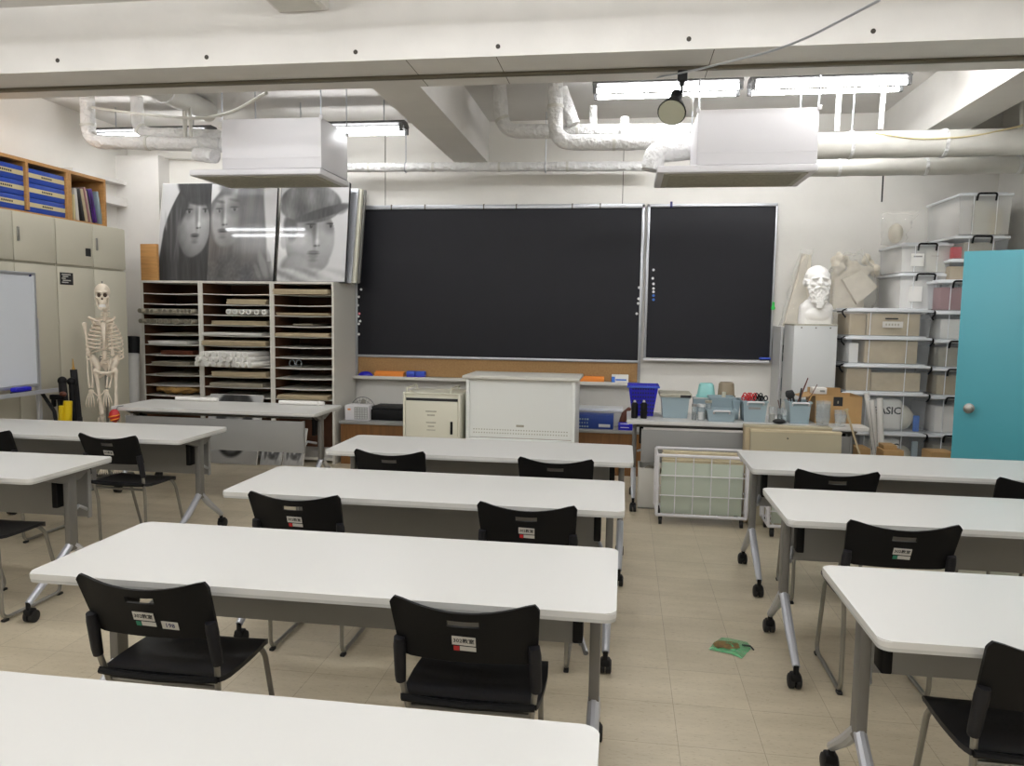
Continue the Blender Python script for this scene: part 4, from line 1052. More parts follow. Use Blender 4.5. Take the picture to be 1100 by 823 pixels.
lean((77, 412), (93, 452), .026, 'black', 'tripod', 'folded black tripod between the two leaning black bags', 'tripod', y=5.61, cap=knob)
lean((73, 431), (86, 452), .036, 'yellow', 'yellow_level', 'thick yellow tool leaning at the foot of the cabinets, right of the thin one', 'tool', y=5.33, mid='gold')
lean((66, 436), (80, 455), .022, 'yellow', 'yellow_level', 'thin yellow tool leaning at the foot of the cabinets', 'tool', y=5.255)
def pistol(t, a, d):
    part(MB().box(a.x-.07, a.x+.05, a.y-.02, a.y+.02, a.z-.01, a.z+.03, bev=.008).box(a.x-.06, a.x-.03, a.y-.015, a.y+.015, a.z-.07, a.z, bev=.008), 'grip', M['black'], t)
    part(MB().ell((a.x+.04, a.y, a.z+.035), (.032, .022, .022)), 'red_cap', M['brown'], t)
lean((63, 428), (76, 455), .014, 'black', 'sealant_gun', 'black hand tool with a red cap beside the yellow tools', 'tool', y=5.41, cap=pistol)
# ================================================================== SKELETON
YK = 5.95
pc = at(112, 370, y=YK); SQ, TURN = .82, .6
def K(px, py):
    p = at(px, py, y=YK); return Vector((pc.x+(p.x-pc.x)*SQ, p.y, p.z))
t = thing('skeleton_model', 'cream life-size skeleton model standing in front of the beige cabinets', 'skeleton', (pc.x, YK, 0))
# skull: one skin, hollows pushed in
sk = K(110, 318); u_ = .0079
mb = MB(); cx, cy, cz = sk.x, YK-.02, sk.z
mb.ell((cx, cy+.03, cz+.035), (.072, .088, .072), 20, 14).ell((cx, cy-.025, cz-.005), (.055, .055, .06), 16, 10).ell((cx+.004, cy-.035, cz-.055), (.04, .042, .035), 14, 9)
for s in (-1, 1): mb.ell((cx+s*.05, cy-.035, cz-.015), (.018, .03, .012)).ell((cx+s*.032, cy-.07, cz+.032), (.03, .014, .009))
skm = remeshed(mb, .006, 3)
for v in skm.bm.verts:
    for sx_, sz_, r_, d_ in ((-.027, .006, .019, .03), (.027, .006, .019, .03), (.0, -.024, .011, .02)):
        q = math.hypot((v.co.x-cx-sx_), (v.co.z-cz-sz_)*1.1)
        if v.co.y < cy-.02 and q < r_*1.4: v.co.y += d_*(1-sm(r_*.55, r_*1.4, q))
def nar(m_):
    for v in m_.bm.verts: v.co.x = cx+(v.co.x-cx)*.84
    return m_
skull = part(nar(skm), 'skull', M['bone'], t, ang=60)
hl = MB()
for sx_, sz_, r_ in ((-.027, .006, .017), (.027, .006, .017), (0, -.024, .010)): hl.ell((cx+sx_, cy-.058, cz+sz_), (r_, .012, r_))
part(nar(hl), 'eye_and_nose_hollows', M['bone_dark'], skull)
jw = MB().tube([(cx-.05, cy+.01, cz-.03), (cx-.045, cy+.0, cz-.075), (cx-.026, cy-.055, cz-.102), (cx, cy-.068, cz-.106), (cx+.026, cy-.055, cz-.102), (cx+.045, cy, cz-.075), (cx+.05, cy+.01, cz-.03)], [.009, .013, .013, .014, .013, .013, .009], 8)
part(nar(jw), 'jaw', M['bone'], skull)
th = MB()
for i in range(9): a = (i-4)*.19; th.box(cx+math.sin(a)*.038-.0035, cx+math.sin(a)*.038+.0035, cy-.055-math.cos(a)*.018, cy-.05-math.cos(a)*.018, cz-.095, cz-.072, bev=.001)
part(nar(th), 'teeth', M['plaster'], skull)
part(MB().cyl((cx, cy+.03, cz+.1), (cx, cy+.03, cz+.125), .006, n=8), 'hanging_eye', M['leg_grey'], skull)
# spine
def V3(p, dx=0, dy=0, dz=0): return Vector((p.x+dx, p.y+dy, p.z+dz))
sp = [V3(K(111.5, 325), 0, .02), V3(K(113, 331), 0, .0), V3(K(113, 340), 0, .03), V3(K(112, 355), 0, .09), V3(K(112, 370), 0, .08), V3(K(112.5, 382), 0, .03), V3(K(113, 391), 0, .05)]
spine = MB(); P = densify(bend(sp, .1), .026)
for i, p in enumerate(P):
    spine.ell(p, (.02, .019, .0105), 10, 6); spine.tube([p+Vector((0, .015, 0)), p+Vector((0, .045, -.012))], [.006, .004], 6)
    if i % 2 == 0: spine.tube([p+Vector((-.035, .012, 0)), p+Vector((.035, .012, 0))], .005, 6)
part(spine, 'spine', M['bone'], t)
# ribs
ribc = K(112, 360); rt, rb = K(112, 343).z, K(112, 381).z
rc = MB(); n = 10
for i in range(n):
    f = i/(n-1); z = rt-(rt-rb)*f*.86
    w = .075+.065*math.sin(min(1, f*1.5)*PI/2); d = .06+.045*math.sin(min(1, f*1.4)*PI/2)
    frt = 1 if i < 7 else .62
    for s in (-1, 1):
        pts = []
        for k in range(13):
            a = PI/2 - k/12*PI*(.93 if frt == 1 else .72)
            x = ribc.x+s*w*math.cos(a); yy = YK+.03+d*math.sin(a)
            pts.append((x, yy, z-.075*(k/12)*(.7+.5*f)+.03*max(0, k/12-.8)))
        rc.tube(pts, .0068, 7)
part(rc, 'rib_cage', M['bone'], t)
st_ = MB().tube([(ribc.x, YK-.07, rt-.035), (ribc.x, YK-.085, rt-.1), (ribc.x, YK-.09, rt-.19)], [.022, .016, .008], 8)
part(st_, 'breastbone', M['bone'], t)
for s, px in ((-1, 96), (1, 123)):
    sh = K(px, 341)
    part(MB().tube([(ribc.x+s*.02, YK-.07, rt-.022), (ribc.x+s*.07, YK-.06, rt-.004), (sh.x, YK+.0, sh.z)], [.01, .008, .01], 8), 'collarbone', M['bone'], t)
    sc_ = MB().prism([(sh.x-s*.005, YK+.04, sh.z-.01), (sh.x-s*.085, YK+.115, sh.z-.0), (sh.x-s*.06, YK+.125, sh.z-.145), (sh.x-s*.02, YK+.075, sh.z-.06)], (0, .008, .0))
    part(sc_, 'shoulder_blade', M['bone'], t)
def bone(parent, name, pts, rs, n=9): return part(MB().tube(pts, rs, n), name, M['bone'], parent)
def long_bone(name, a, b, r, par=t, bow=(0, 0, 0)):
    a, b = Vector(a), Vector(b); bo = Vector(bow); L = [0, .04, .1, .3, .5, .7, .9, .96, 1]; R = [.7, 1.75, 1.35, .95, .85, .95, 1.3, 1.7, .8]
    return part(MB().tube([a+(b-a)*q+bo*math.sin(q*PI) for q in L], [r*e for e in R], 10), name, M['bone'], par)
def hand(px, py, s, name='hand_bones'):
    w = K(px, py); h = MB()
    for i in range(5):
        k = (i-2)*.013; th_ = (i == 0 if s > 0 else i == 4)
        a = Vector((w.x+k*.5, w.y-.005, w.z)); b = a+Vector((k*.9, -.01, -.065)); c_ = b+Vector((k*.25, -.004, -.036*(.7 if th_ else 1))); d = c_+Vector((-k*.2, .012, -.03*(.6 if th_ else 1)))
        if th_: b = a+Vector((k*1.6, -.02, -.04)); c_ = b+Vector((k*.6, -.006, -.03)); d = c_+Vector((0, .003, -.024))
        h.tube([a, b], [.005, .0055], 6).tube([b, c_], [.0058, .0045], 6).tube([c_, d], [.0048, .003], 6)
    h.ell((w.x, w.y-.002, w.z+.008), (.022, .011, .014))
    return part(h, name, M['bone'], t)
for s, sh, el, wr, hd in ((-1, (91, 346), (96, 381), (98.5, 416), (98.5, 420)), (1, (119, 347), (121, 383), (116, 417), (114, 421))):
    long_bone('upper_arm_bone', K(*sh), K(*el), .0115)
    e = K(el[0], el[1]+2); w = K(*wr)
    for q, off in (('outer_forearm_bone', -.011), ('inner_forearm_bone', .011)): long_bone(q, V3(e, off*.9, 0, 0), V3(w, off*.9, -.02, 0), .0062, bow=(off*.6, 0, 0))
    hand(hd[0], hd[1], s)
# pelvis as one skin
pv = K(113, 391); mb = MB()
for s in (-1, 1):
    Xr = Matrix.Rotation(s*.45, 4, 'Y') @ Matrix.Rotation(-.25, 4, 'X')
    mb.ell((pv.x+s*.075, YK+.035, pv.z+.012), (.032, .055, .078), 14, 10, X=Xr)
    mb.ell((pv.x+s*.07, YK+.01, pv.z-.06), (.03, .03, .03))
    mb.tube([(pv.x+s*.07, YK+.0, pv.z-.06), (pv.x+s*.04, YK-.05, pv.z-.07), (pv.x, YK-.055, pv.z-.075)], [.018, .012, .012], 8)
    mb.tube([(pv.x+s*.06, YK+.02, pv.z-.07), (pv.x+s*.045, YK+.01, pv.z-.115), (pv.x+s*.012, YK-.045, pv.z-.088)], [.016, .014, .011], 8)
mb.ell((pv.x, YK+.075, pv.z+.0), (.042, .02, .055)).tube([(pv.x, YK+.085, pv.z-.04), (pv.x, YK+.065, pv.z-.09)], [.016, .006], 8)
part(remeshed(mb, .006, 2), 'pelvis', M['bone'], t, ang=60)
zk = .46; zp = pv.z
for s, hx, kx in ((-1, 103, 109.5), (1, 124, 125)):
    hp, kn = K(hx, 399), K(kx, 442)
    kx_ = kn.x; zkn = kn.z
    part(MB().tube([(pv.x+s*.075, YK+.005, pv.z-.06), (hp.x, YK, hp.z)], [.02, .014], 10).ell((pv.x+s*.075, YK+.005, pv.z-.06), .023), 'hip_ball', M['bone'], t)
    long_bone('thigh_bone', (hp.x, YK, hp.z+.01), (kx_, YK, zkn), .0145)
    part(MB().ell((kx_, YK-.035, zkn-.005), (.02, .009, .022)), 'kneecap', M['bone'], t)
    long_bone('shin_bone', (kx_, YK, zkn-.025), (kx_+s*.0, YK+.02, .19), .0125)
    long_bone('calf_bone', (kx_+s*.028, YK+.015, zkn-.05), (kx_+s*.024, YK+.03, .19), .006)
    ft = MB(); ft.ell((kx_, YK+.045, .15), (.022, .035, .022)).ell((kx_, YK-.0, .165), (.025, .04, .018))
    for i in range(5): k = (i-2)*.013; ft.tube([(kx_+k*.6, YK-.03, .158), (kx_+k*1.2, YK-.1, .14), (kx_+k*1.3, YK-.15, .132)], [.007, .0055, .0045], 6)
    part(ft, 'foot_bones', M['bone'], t)
part(MB().cyl((pv.x, YK+.11, .06), (pv.x, YK+.11, pv.z), .011, n=12).tube([(pv.x, YK+.11, pv.z), (pv.x, YK+.085, pv.z)], .009, 8), 'stand_pole', M['chrome'], t)
sb = MB()
for i in range(5):
    a = 2*PI*i/5+.3; sb.tube([(pv.x, YK+.11, .075), (pv.x+.2*math.cos(a), YK+.11+.2*math.sin(a), .06)], [.018, .012], 8)
part(sb, 'stand_base', M['leg_grey'], t)
for i in range(5):
    a = 2*PI*i/5+.3; x, yy = pv.x+.2*math.cos(a), YK+.11+.2*math.sin(a); part(MB().cyl((x-.01, yy, .026), (x+.01, yy, .026), .025, n=14).cyl((x, yy, .03), (x, yy, .06), .008, n=8), 'caster', M['rubber'], t)
# ------------------------------------------------------------------ things at the grey panelled desk
t.rotation_euler = (0, 0, TURN)
rd = at(126, 446, y=5.735)
t = thing('lantern_ornament', 'small red and orange ornament hanging at the left end of the grey panelled desk', 'ornament', (rd.x, 5.70, rd.z-.05))
part(MB().ell((rd.x, 5.70, rd.z), (.042, .042, .055), 16, 12), 'body', M['red'], t)
o_ = MB()
for k in range(3): o_.tube([(rd.x+.043*math.cos(a)*math.sqrt(max(0, 1-(((k-1)*.03+a*.008-.02)/.055)**2)), 5.70+.043*math.sin(a)*math.sqrt(max(0, 1-(((k-1)*.03+a*.008-.02)/.055)**2)), rd.z+(k-1)*.03+a*.008-.02) for a in [-PI+i*PI/10 for i in range(11)]], .006, 6)
part(o_, 'orange_bands', M['orange'], t)
part(MB().tube([(rd.x, 5.70, rd.z+.05), (rd.x, 5.735, .705), (rd.x, 5.74, .7235), (rd.x+.01, 5.80, .7235)], .0025, 6), 'string', M['ink'], t)
for px0, px1, py, lab in ((188, 235, 428.5, 'white rolled sheet lying on the grey panelled desk, left one'), (299, 349, 432.5, 'white rolled sheet lying on the grey panelled desk, right one')):
    a, b = at(px0, py, z=.738), at(px1, py+1, z=.738)
    t = thing('rolled_sheet', lab, 'paper roll', (a+b)/2)
    yy = min(6.3, (a.y+b.y)/2)
    part(MB().cyl((a.x, yy, .7395), (b.x, yy, .7395), .0185, n=14), 'roll', M['plaster'], t)
    part(MB().box(b.x-.06, b.x-.04, yy-.0195, yy+.0195, .7205, .7585, bev=.004), 'paper_band', M['paper'], t)
# ================================================================== BENCH AND THINGS UNDER THE BLACKBOARD
BX0, BX1, BYF, BZ = -2.82, .2, 7.3, .44
t = thing('wooden_bench', 'long low brown wooden bench along the wall under the blackboard', 'bench', ((BX0+BX1)/2, 7.58, 0))
part(MB().box(BX0, BX1, BYF-.02, YB-.02, BZ-.03, BZ, bev=.004), 'top_board', M['panel_grey'], t)
part(MB().box(BX0+.01, BX1-.01, BYF, BYF+.02, 0, BZ-.03), 'front_board', M['wood_dark'], t)
for xx in (BX0+.01, -1.8, -.8, BX1-.03): part(MB().box(xx, xx+.02, BYF+.02, YB-.03, 0, BZ-.03), 'upright', M['wood_dark'], t)
def BT(px, py, y): return at(px, py, y=y)
a, b = BT(370.5, 454, 7.33), BT(396, 454, 7.33); zt_ = BT(383, 435.5, 7.33).z
t = thing('fan_heater', 'small white box heater with grey grille on the bench', 'heater', ((a.x+b.x)/2, 7.4, BZ))
part(MB().box(a.x, b.x, 7.33, 7.5, BZ+.001, zt_, bev=.008), 'casing', M['ac'], t)
g = MB(); gx0 = a.x+(b.x-a.x)*.42; gx1 = b.x-.012
g.box(gx0, gx1, 7.326, 7.331, BZ+.02, zt_-.02)
part(g, 'grille', M['grey_card'], t)
g = MB()
for i in range(6): x = gx0+(gx1-gx0)*i/5; g.box(x-.002, x+.002, 7.322, 7.3265, BZ+.02, zt_-.02)
for i in range(6): z = BZ+.02+(zt_-BZ-.04)*i/5; g.box(gx0, gx1, 7.322, 7.3265, z-.002, z+.002)
part(g, 'grille_bars', M['panel_grey'], t)
part(MB().box(a.x+.03, a.x+.06, 7.3265, 7.331, zt_-.05, zt_-.035, bev=.001), 'badge', M['orange'], t)
a, b = BT(377, 437, 7.62), BT(403, 437, 7.62); r = (b.x-a.x)/2; cx = (a.x+b.x)/2; cz = BT(390, 426.5, 7.62).z-r
t = thing('desk_fan', 'round dark grilled fan standing behind the white heater', 'fan', (cx, 7.62, BZ))
f = MB()
for k in range(4): f.tube([(cx+r*(1-.24*k)*math.cos(q), 7.62-.012*k, cz+r*(1-.24*k)*math.sin(q)) for q in [i*2*PI/28 for i in range(28)]], .006 if k == 0 else .003, 6, closed=True)
for i in range(20): q = i*2*PI/20; f.tube([(cx+.02*math.cos(q), 7.585, cz+.02*math.sin(q)), (cx+r*math.cos(q), 7.62, cz+r*math.sin(q))], .0022, 5)
part(f, 'guard', M['panel_grey'], t)
bl_ = MB()
for i in range(4): q = i*PI/2; bl_.ell((cx+.5*r*math.cos(q), 7.632, cz+.5*r*math.sin(q)), (r*.36, .006, r*.2), X=Matrix.Rotation(-q, 4, 'Y') @ Matrix.Rotation(.3, 4, 'X'))
part(bl_, 'blades', M['grille'], t)
part(MB().cyl((cx, 7.64, cz), (cx, 7.72, cz), .045, n=16).cyl((cx, 7.68, cz), (cx, 7.68, BZ+.02), .014, n=12).lathe([(0, BZ+.0005), (.1, BZ+.0005), (.09, BZ+.02), (.02, BZ+.03), (0, BZ+.03)], c=(cx, 7.68, 0), n=20), 'motor_stand', M['black'], t)
a, b = BT(398, 452, 7.4), BT(431, 452, 7.4); zt_ = BT(410, 437, 7.4).z
t = thing('printer_case', 'low black machine on the bench beside the white heater', 'machine', ((a.x+b.x)/2, 7.55, BZ))
part(MB().box(a.x, b.x+.05, 7.4, 7.7, BZ+.001, zt_-.03, bev=.01), 'case', M['black'], t)
part(MB().box(a.x+.005, b.x+.045, 7.42, 7.69, zt_-.03, zt_, bev=.008), 'lid', M['rubber'], t)
a, b = BT(619.5, 466, 7.33), BT(658.5, 467, 7.33); zt_ = BT(640, 446, 7.33).z
t = thing('carton', 'dark blue carton on the bench right of the podium', 'box', ((a.x+b.x)/2, 7.4, BZ))
part(MB().box(a.x, b.x, 7.33, 7.52, BZ+.001, zt_, bev=.004), 'body', M['blue_dark'], t)
pr = MB()
for row in range(3):
    for k in range(4): pr.box(a.x+.02+.025*k, a.x+.036+.025*k-(row % 2)*.006, 7.3285, 7.3305, zt_-.05-.035*row, zt_-.035-.035*row)
part(pr, 'pale_print', M['sky_plastic'], t)
part(MB().box(b.x-.14, b.x-.03, 7.3285, 7.3305, BZ+.02, BZ+.05, bev=.001), 'pale_label', M['grey_card'], t)
a, b = BT(612, 445, 7.6), BT(668, 445, 7.6)
t = thing('storage_bin', 'clear lidded bin on the bench behind the dark blue carton', 'box', ((a.x+b.x)/2, 7.66, BZ))
part(MB().box(a.x, b.x, 7.54, 7.78, BZ+.001, BT(640, 441, 7.6).z, bev=.01), 'body', M['milky'], t)
part(MB().box(a.x-.01, b.x+.01, 7.53, 7.79, BT(640, 441, 7.6).z, BT(640, 438, 7.6).z, bev=.005), 'lid', M['lid'], t)
a, b = BT(664, 467, 7.31), BT(680, 467, 7.31); zt_ = BT(672, 455.5, 7.31).z
t = thing('carton', 'small bright blue box on the bench at its right end', 'box', ((a.x+b.x)/2, 7.38, BZ))
part(MB().box(a.x, b.x, 7.31, 7.43, BZ+.001, zt_, bev=.003), 'body', M['blue_plastic'], t)
pr = MB()
for k in range(2): pr.box(a.x+.02, b.x-.04, 7.308, 7.3105, BZ+.025+.035*k, BZ+.031+.035*k)
part(pr, 'white_stripe', M['paper'], t)
a = BT(671, 450, 7.55)
mb = MB().tube([(a.x-.03, 7.55, BZ+.003), (a.x-.02, 7.55, BZ+.07), (a.x+.0, 7.54, BZ+.13), (a.x+.05, 7.54, BZ+.19)], [.035, .035, .03, .014], 12)
for v in mb.bm.verts: v.co += Vector((noise.noise(v.co*20)*.015, noise.noise(v.co*20+Vector((3, 0, 0)))*.015, 0))
single(mb, 'leather_case', M['brown'], 'reddish brown leather case standing behind the small bright blue box', 'case')
# ================================================================== IVORY CABINET
cy0 = 6.6; a, b = at(433, 424, y=cy0), at(494.5, 426, y=cy0); x0, x1, zt_ = a.x, b.x, at(463, 424, y=cy0).z; cd = .44
t = thing('media_cabinet', 'ivory steel cabinet on wheels with a black slot handle, left of the podium', 'cabinet', ((x0+x1)/2, cy0+cd/2, 0))
part(MB().box(x0, x1, cy0+.012, cy0+cd, .09, zt_, bev=.006), 'body', M['ivory'], t)
part(MB().box(x0, x0+.02, cy0-.004, cy0+.02, .09, zt_+.012, bev=.004).box(x1-.02, x1, cy0-.004, cy0+.02, .09, zt_+.012, bev=.004), 'corner_posts', M['ivory'], t)
zs_ = at(463, 429.5, y=cy0).z
part(MB().box(x0+.025, x1-.025, cy0+.008, cy0+.0135, zs_-.012, zs_+.012), 'slot', M['ink'], t)
dr_ = part(MB().box(x0+.022, x1-.022, cy0, cy0+.013, .11, zs_-.016, bev=.003), 'door', M['ivory'], t)
h = at(485, 460, y=cy0); part(MB().box(h.x-.011, h.x+.011, cy0-.008, cy0+.002, h.z-.058, h.z+.058, bev=.004), 'handle', M['black'], dr_)
pr = MB()
for k, (w, hh) in enumerate(((.1, .012), (.07, .014), (0, 0), (.09, .01), (.06, .012), (.08, .008))):
    c_ = at(463, 442+4.0*k, y=cy0); pr.box(c_.x-w/2, c_.x+w/2, cy0-.0015, cy0+.001, c_.z-hh/2, c_.z+hh/2) if w else None
part(pr, 'small_print', M['grille'], dr_)
for xx in (x0+.06, x1-.06):
    part(MB().tube(bend([(xx-.04, cy0+.05, zt_), (xx-.04, cy0+.05, zt_+.05), (xx-.04, cy0+cd-.05, zt_+.05), (xx-.04, cy0+cd-.05, zt_)], .04), .009, 8), 'rail', M['ivory'], t)
part(MB().box(x0-.003, x1+.003, cy0+.0, cy0+cd+.003, zt_, zt_+.012, bev=.004), 'top_sheet', M['ivory'], t)
for xx in (x0+.05, x1-.05):
    for yy in (cy0+.06, cy0+cd-.06): part(MB().cyl((xx-.012, yy, .036), (xx+.012, yy, .036), .035, n=16).box(xx-.016, xx+.016, yy-.02, yy+.02, .05, .09), 'caster', M['rubber'], t)
# ================================================================== PODIUM
t = thing('lecture_podium', 'white steel podium with a wide pale top in front of the blackboard', 'podium')
pw, pd, pz = 1.0, .5, .985
tp = MB().box(-.52, .52, -.27, .29, pz-.03, pz, bev=.008); part(tp, 'table_top', M['shelf_white'], t)
for s in (-1, 1): part(MB().box(s*.475-.015, s*.475+.015, -.235, .25, 0, pz-.03, bev=.003), 'side_panel', M['podium'], t)
part(MB().box(-.46, .46, -.21, -.195, .43, pz-.03), 'upper_panel', M['podium'], t)
part(MB().box(-.46, .46, -.222, -.2, .05, .425, bev=.003), 'lower_panel', M['podium'], t)
pf = MB()
for i in range(36):
    for k in range(2): pf.cyl((-.42+.84*i/35, -.2112, .47+.03*k), (-.42+.84*i/35, -.2095, .47+.03*k), .006, n=6)
part(pf, 'perforations', M['grille'], t, smooth=False)
part(MB().box(-.035, .035, -.2125, -.2095, .53, .55, bev=.002), 'name_badge', M['grille'], t)
pl = at(501.5, 402.5, z=pz); pr_ = at(618, 407.5, z=pz); md = (pl+pr_)/2; ang = -.02
t.rotation_euler = (0, 0, ang); t.location = (md.x-math.sin(ang)*.27, md.y+math.cos(ang)*.27, 0)
# ================================================================== WIRE CARTS
def wire_cart(x0, x1, y0, y1, z0, z1, label):
    t = thing('wire_cart', label, 'cart', ((x0+x1)/2, (y0+y1)/2, 0), 'white wire carts holding boards')
    f = MB(); r = .012
    for z in (z0, z1):
        f.tube([(x0, y0, z), (x1, y0, z), (x1, y1, z), (x0, y1, z)], r, 8, closed=True)
    for x in (x0, x1):
        for y in (y0, y1): f.cyl((x, y, z0), (x, y, z1), r, n=8)
    part(f, 'frame', M['ac'], t)
    for nm, ya in (('front_grid', y0), ('back_grid', y1)):
        g = MB()
        for i in range(1, 5): x = x0+(x1-x0)*i/5; g.cyl((x, ya, z0), (x, ya, z1), .0045, n=6)
        for i in range(1, 3): z = z0+(z1-z0)*i/3; g.tube([(x0, ya, z), (x1, ya, z)], .0045, 6)
        part(g, nm, M['ac'], t)
    for x in (x0, x1):
        g = MB()
        for i in range(1, 3): y = y0+(y1-y0)*i/3; g.cyl((x, y, z0), (x, y, z1), .0045, n=6)
        for i in range(1, 3): z = z0+(z1-z0)*i/3; g.tube([(x, y0, z), (x, y1, z)], .0045, 6)
        part(g, 'end_grid', M['ac'], t)
    b = MB()
    for i in range(8): x = x0+(x1-x0)*(i+.5)/8; b.tube([(x, y0, z0), (x, y1, z0)], .006, 6)
    part(b, 'base_wires', M['ac'], t)
    for x in (x0+.03, x1-.03):
        for y in (y0+.02, y1-.02): part(MB().cyl((x-.011, y, .027), (x+.011, y, .027), .0265, n=16).box(x-.014, x+.014, y-.012, y+.012, .035, z0-.006), 'caster', M['rubber'], t)
    return t
cy_ = 5.62; a, b = at(706, 520, y=cy_), at(803, 520, y=cy_); zc0, zc1 = max(.075, at(706, 553, y=cy_).z), at(720, 489.5, y=cy_).z
wire_cart(a.x, b.x, cy_, 5.94, zc0, zc1, 'white wire cart on casters full of boards, in front of the loaded desk')
x0, x1 = a.x+.03, b.x-.03; zf = zc0+.008
BL = [('board_green', .03, 0, 'large grey green board at the front of the wire cart'), ('board_edge', .02, .03, 'pale wooden board second in the wire cart'), ('paper_tan', .03, .045, 'tan board third in the wire cart'), ('board_beige', .03, .02, 'beige board fourth in the wire cart'), ('board_edge', .022, .035, 'pale wooden board rearmost in the wire cart')]
yy = cy_+.03
for m, th, dz, lab in BL:
    t = thing('drawing_board', lab, 'board', ((x0+x1)/2, yy+th/2, zf), 'boards standing in the wire cart')
    part(MB().box(x0+dz*.4, x1-dz*.5, yy, yy+th, zf, zc1-.055+dz, bev=.003), 'panel', M[m], t)
    part(MB().box(x0+dz*.4, x1-dz*.5, yy-.001, yy+th+.001, zc1-.055+dz, zc1-.035+dz, bev=.003), 'top_rim', M['board_edge'], t)
    yy += th+.02
wire_cart(1.03, 1.72, 5.44, 5.72, .08, .40, 'second low wire cart half hidden behind the far right table')
t = thing('drawing_board', 'grey green board in the second wire cart', 'board', (1.37, 5.5, .09))
part(MB().box(1.06, 1.69, 5.48, 5.51, .09, .38, bev=.003), 'panel', M['board_green'], t)
part(MB().box(1.06, 1.69, 5.479, 5.511, .38, .4, bev=.003), 'top_rim', M['board_edge'], t)
# flat beige cases leaning on the desk
yb0 = 5.8; a, b = at(806.5, 470, y=yb0), at(904, 470, y=yb0); zt_ = at(850, 463.5, y=yb0).z
t = thing('flat_case', 'large flat beige case leaning on the front of the loaded desk, frontmost', 'case', ((a.x+b.x)/2, yb0, 0))
part(MB().prism([(a.x, yb0-.05, .002), (a.x, yb0, zt_), (a.x, yb0+.035, zt_), (a.x, yb0-.015, .002)], (b.x-a.x, 0, 0)), 'panel', M['board_beige'], t)
part(MB().box(a.x-.002, b.x+.002, yb0-.003, yb0+.038, zt_-.012, zt_+.006, bev=.003), 'top_rim', M['board_edge'], t)
q = at(846, 471, y=yb0); part(MB().cyl((q.x, yb0-.012, q.z), (q.x, yb0+.004, q.z), .006, n=10), 'stud', M['seam'], t)
t = thing('flat_case', 'second flat beige case behind the frontmost one, leaning on the loaded desk', 'case', ((a.x+b.x)/2-.02, yb0+.08, 0))
part(MB().prism([(a.x-.035, yb0+.0, .002), (a.x-.035, yb0+.05, zt_+.022), (a.x-.035, yb0+.15, zt_+.022), (a.x-.035, yb0+.1, .002)], (b.x-a.x-.02, 0, 0)), 'panel', M['paper_tan'], t)
part(MB().box(a.x-.037, b.x-.053, yb0+.048, yb0+.152, zt_+.012, zt_+.028, bev=.003), 'top_rim', M['board_beige'], t)
# white bin under the loaded desk
a, b = at(685.5, 520, y=6.08), at(703, 520, y=6.08); zt_ = min(.36, at(690, 503, y=6.08).z)
t = thing('waste_bin', 'white open bin under the left end of the loaded desk', 'bin', ((a.x+b.x)/2, 6.2, 0))
w = MB().box(a.x, b.x+.04, 6.08, 6.09, .002, zt_).box(a.x, b.x+.04, 6.37, 6.38, .002, zt_).box(a.x, a.x+.008, 6.09, 6.37, .002, zt_).box(b.x+.032, b.x+.04, 6.09, 6.37, .002, zt_).box(a.x, b.x+.04, 6.08, 6.38, .001, .01)
part(w, 'body', M['shelf_white'], t)
part(MB().box(a.x+.01, b.x+.03, 6.1, 6.36, .02, zt_-.06), 'rubbish', M['black_soft'], t)
part(MB().ell((a.x+.09, 6.18, zt_-.04), (.05, .05, .045)).ell((a.x+.14, 6.25, zt_-.05), (.05, .06, .04)), 'crumpled_paper', M['paper_grey'], t)
# ================================================================== THINGS ON THE LOADED DESK
KZ = .7205
def onk(px, py, z=KZ): return at(px, py, z=z)
def tapered(x0, x1, y0, y1, z0, z1, tin=.012, wall=.003, rim=.008):
    """open plastic tub, narrower at the foot"""
    mb = MB(); v = []; 
    def ring(dx, z): return [(x0+dx, y0+dx, z), (x1-dx, y0+dx, z), (x1-dx, y1-dx, z), (x0+dx, y1-dx, z)]
    R = [ring(tin+rim, z0), ring(rim, z1-.012), ring(0, z1-.012), ring(0, z1), ring(rim+wall, z1), ring(tin+rim+wall, z0+.004)]
    for r in R: v += r
    f = [(3, 2, 1, 0)]
    for k in range(5):
        for i in range(4): f.append((4*k+i, 4*k+(i+1) % 4, 4*k+4+(i+1) % 4, 4*k+4+i))
    f.append((20, 21, 22, 23)); return mb.add(v, f)
def tub(px0, px1, pyb, pyt, dep, m, name, label, cat='bin', group=None, handle=False, y=None):
    a, b = (onk(px0, pyb), onk(px1, pyb)); y0 = (a.y+b.y)/2 if y is None else y
    a, b = at(px0, pyb, y=y0), at(px1, pyb, y=y0); zt_ = at((px0+px1)/2, pyt, y=y0).z
    t = thing(name, label, cat, ((a.x+b.x)/2, y0+dep/2, KZ), group)
    part(tapered(a.x, b.x, y0, y0+dep, KZ, zt_), 'tub', M[m], t)
    if handle:
        xm = (a.x+b.x)/2; part(MB().tube(bend([(xm-.06, y0+.006, zt_-.03), (xm-.06, y0-.012, zt_-.008), (xm+.06, y0-.012, zt_-.008), (xm+.06, y0+.006, zt_-.03)], .02), .007, 8), 'handle', M['ac'], t)
    return t, a.x, b.x, y0, zt_
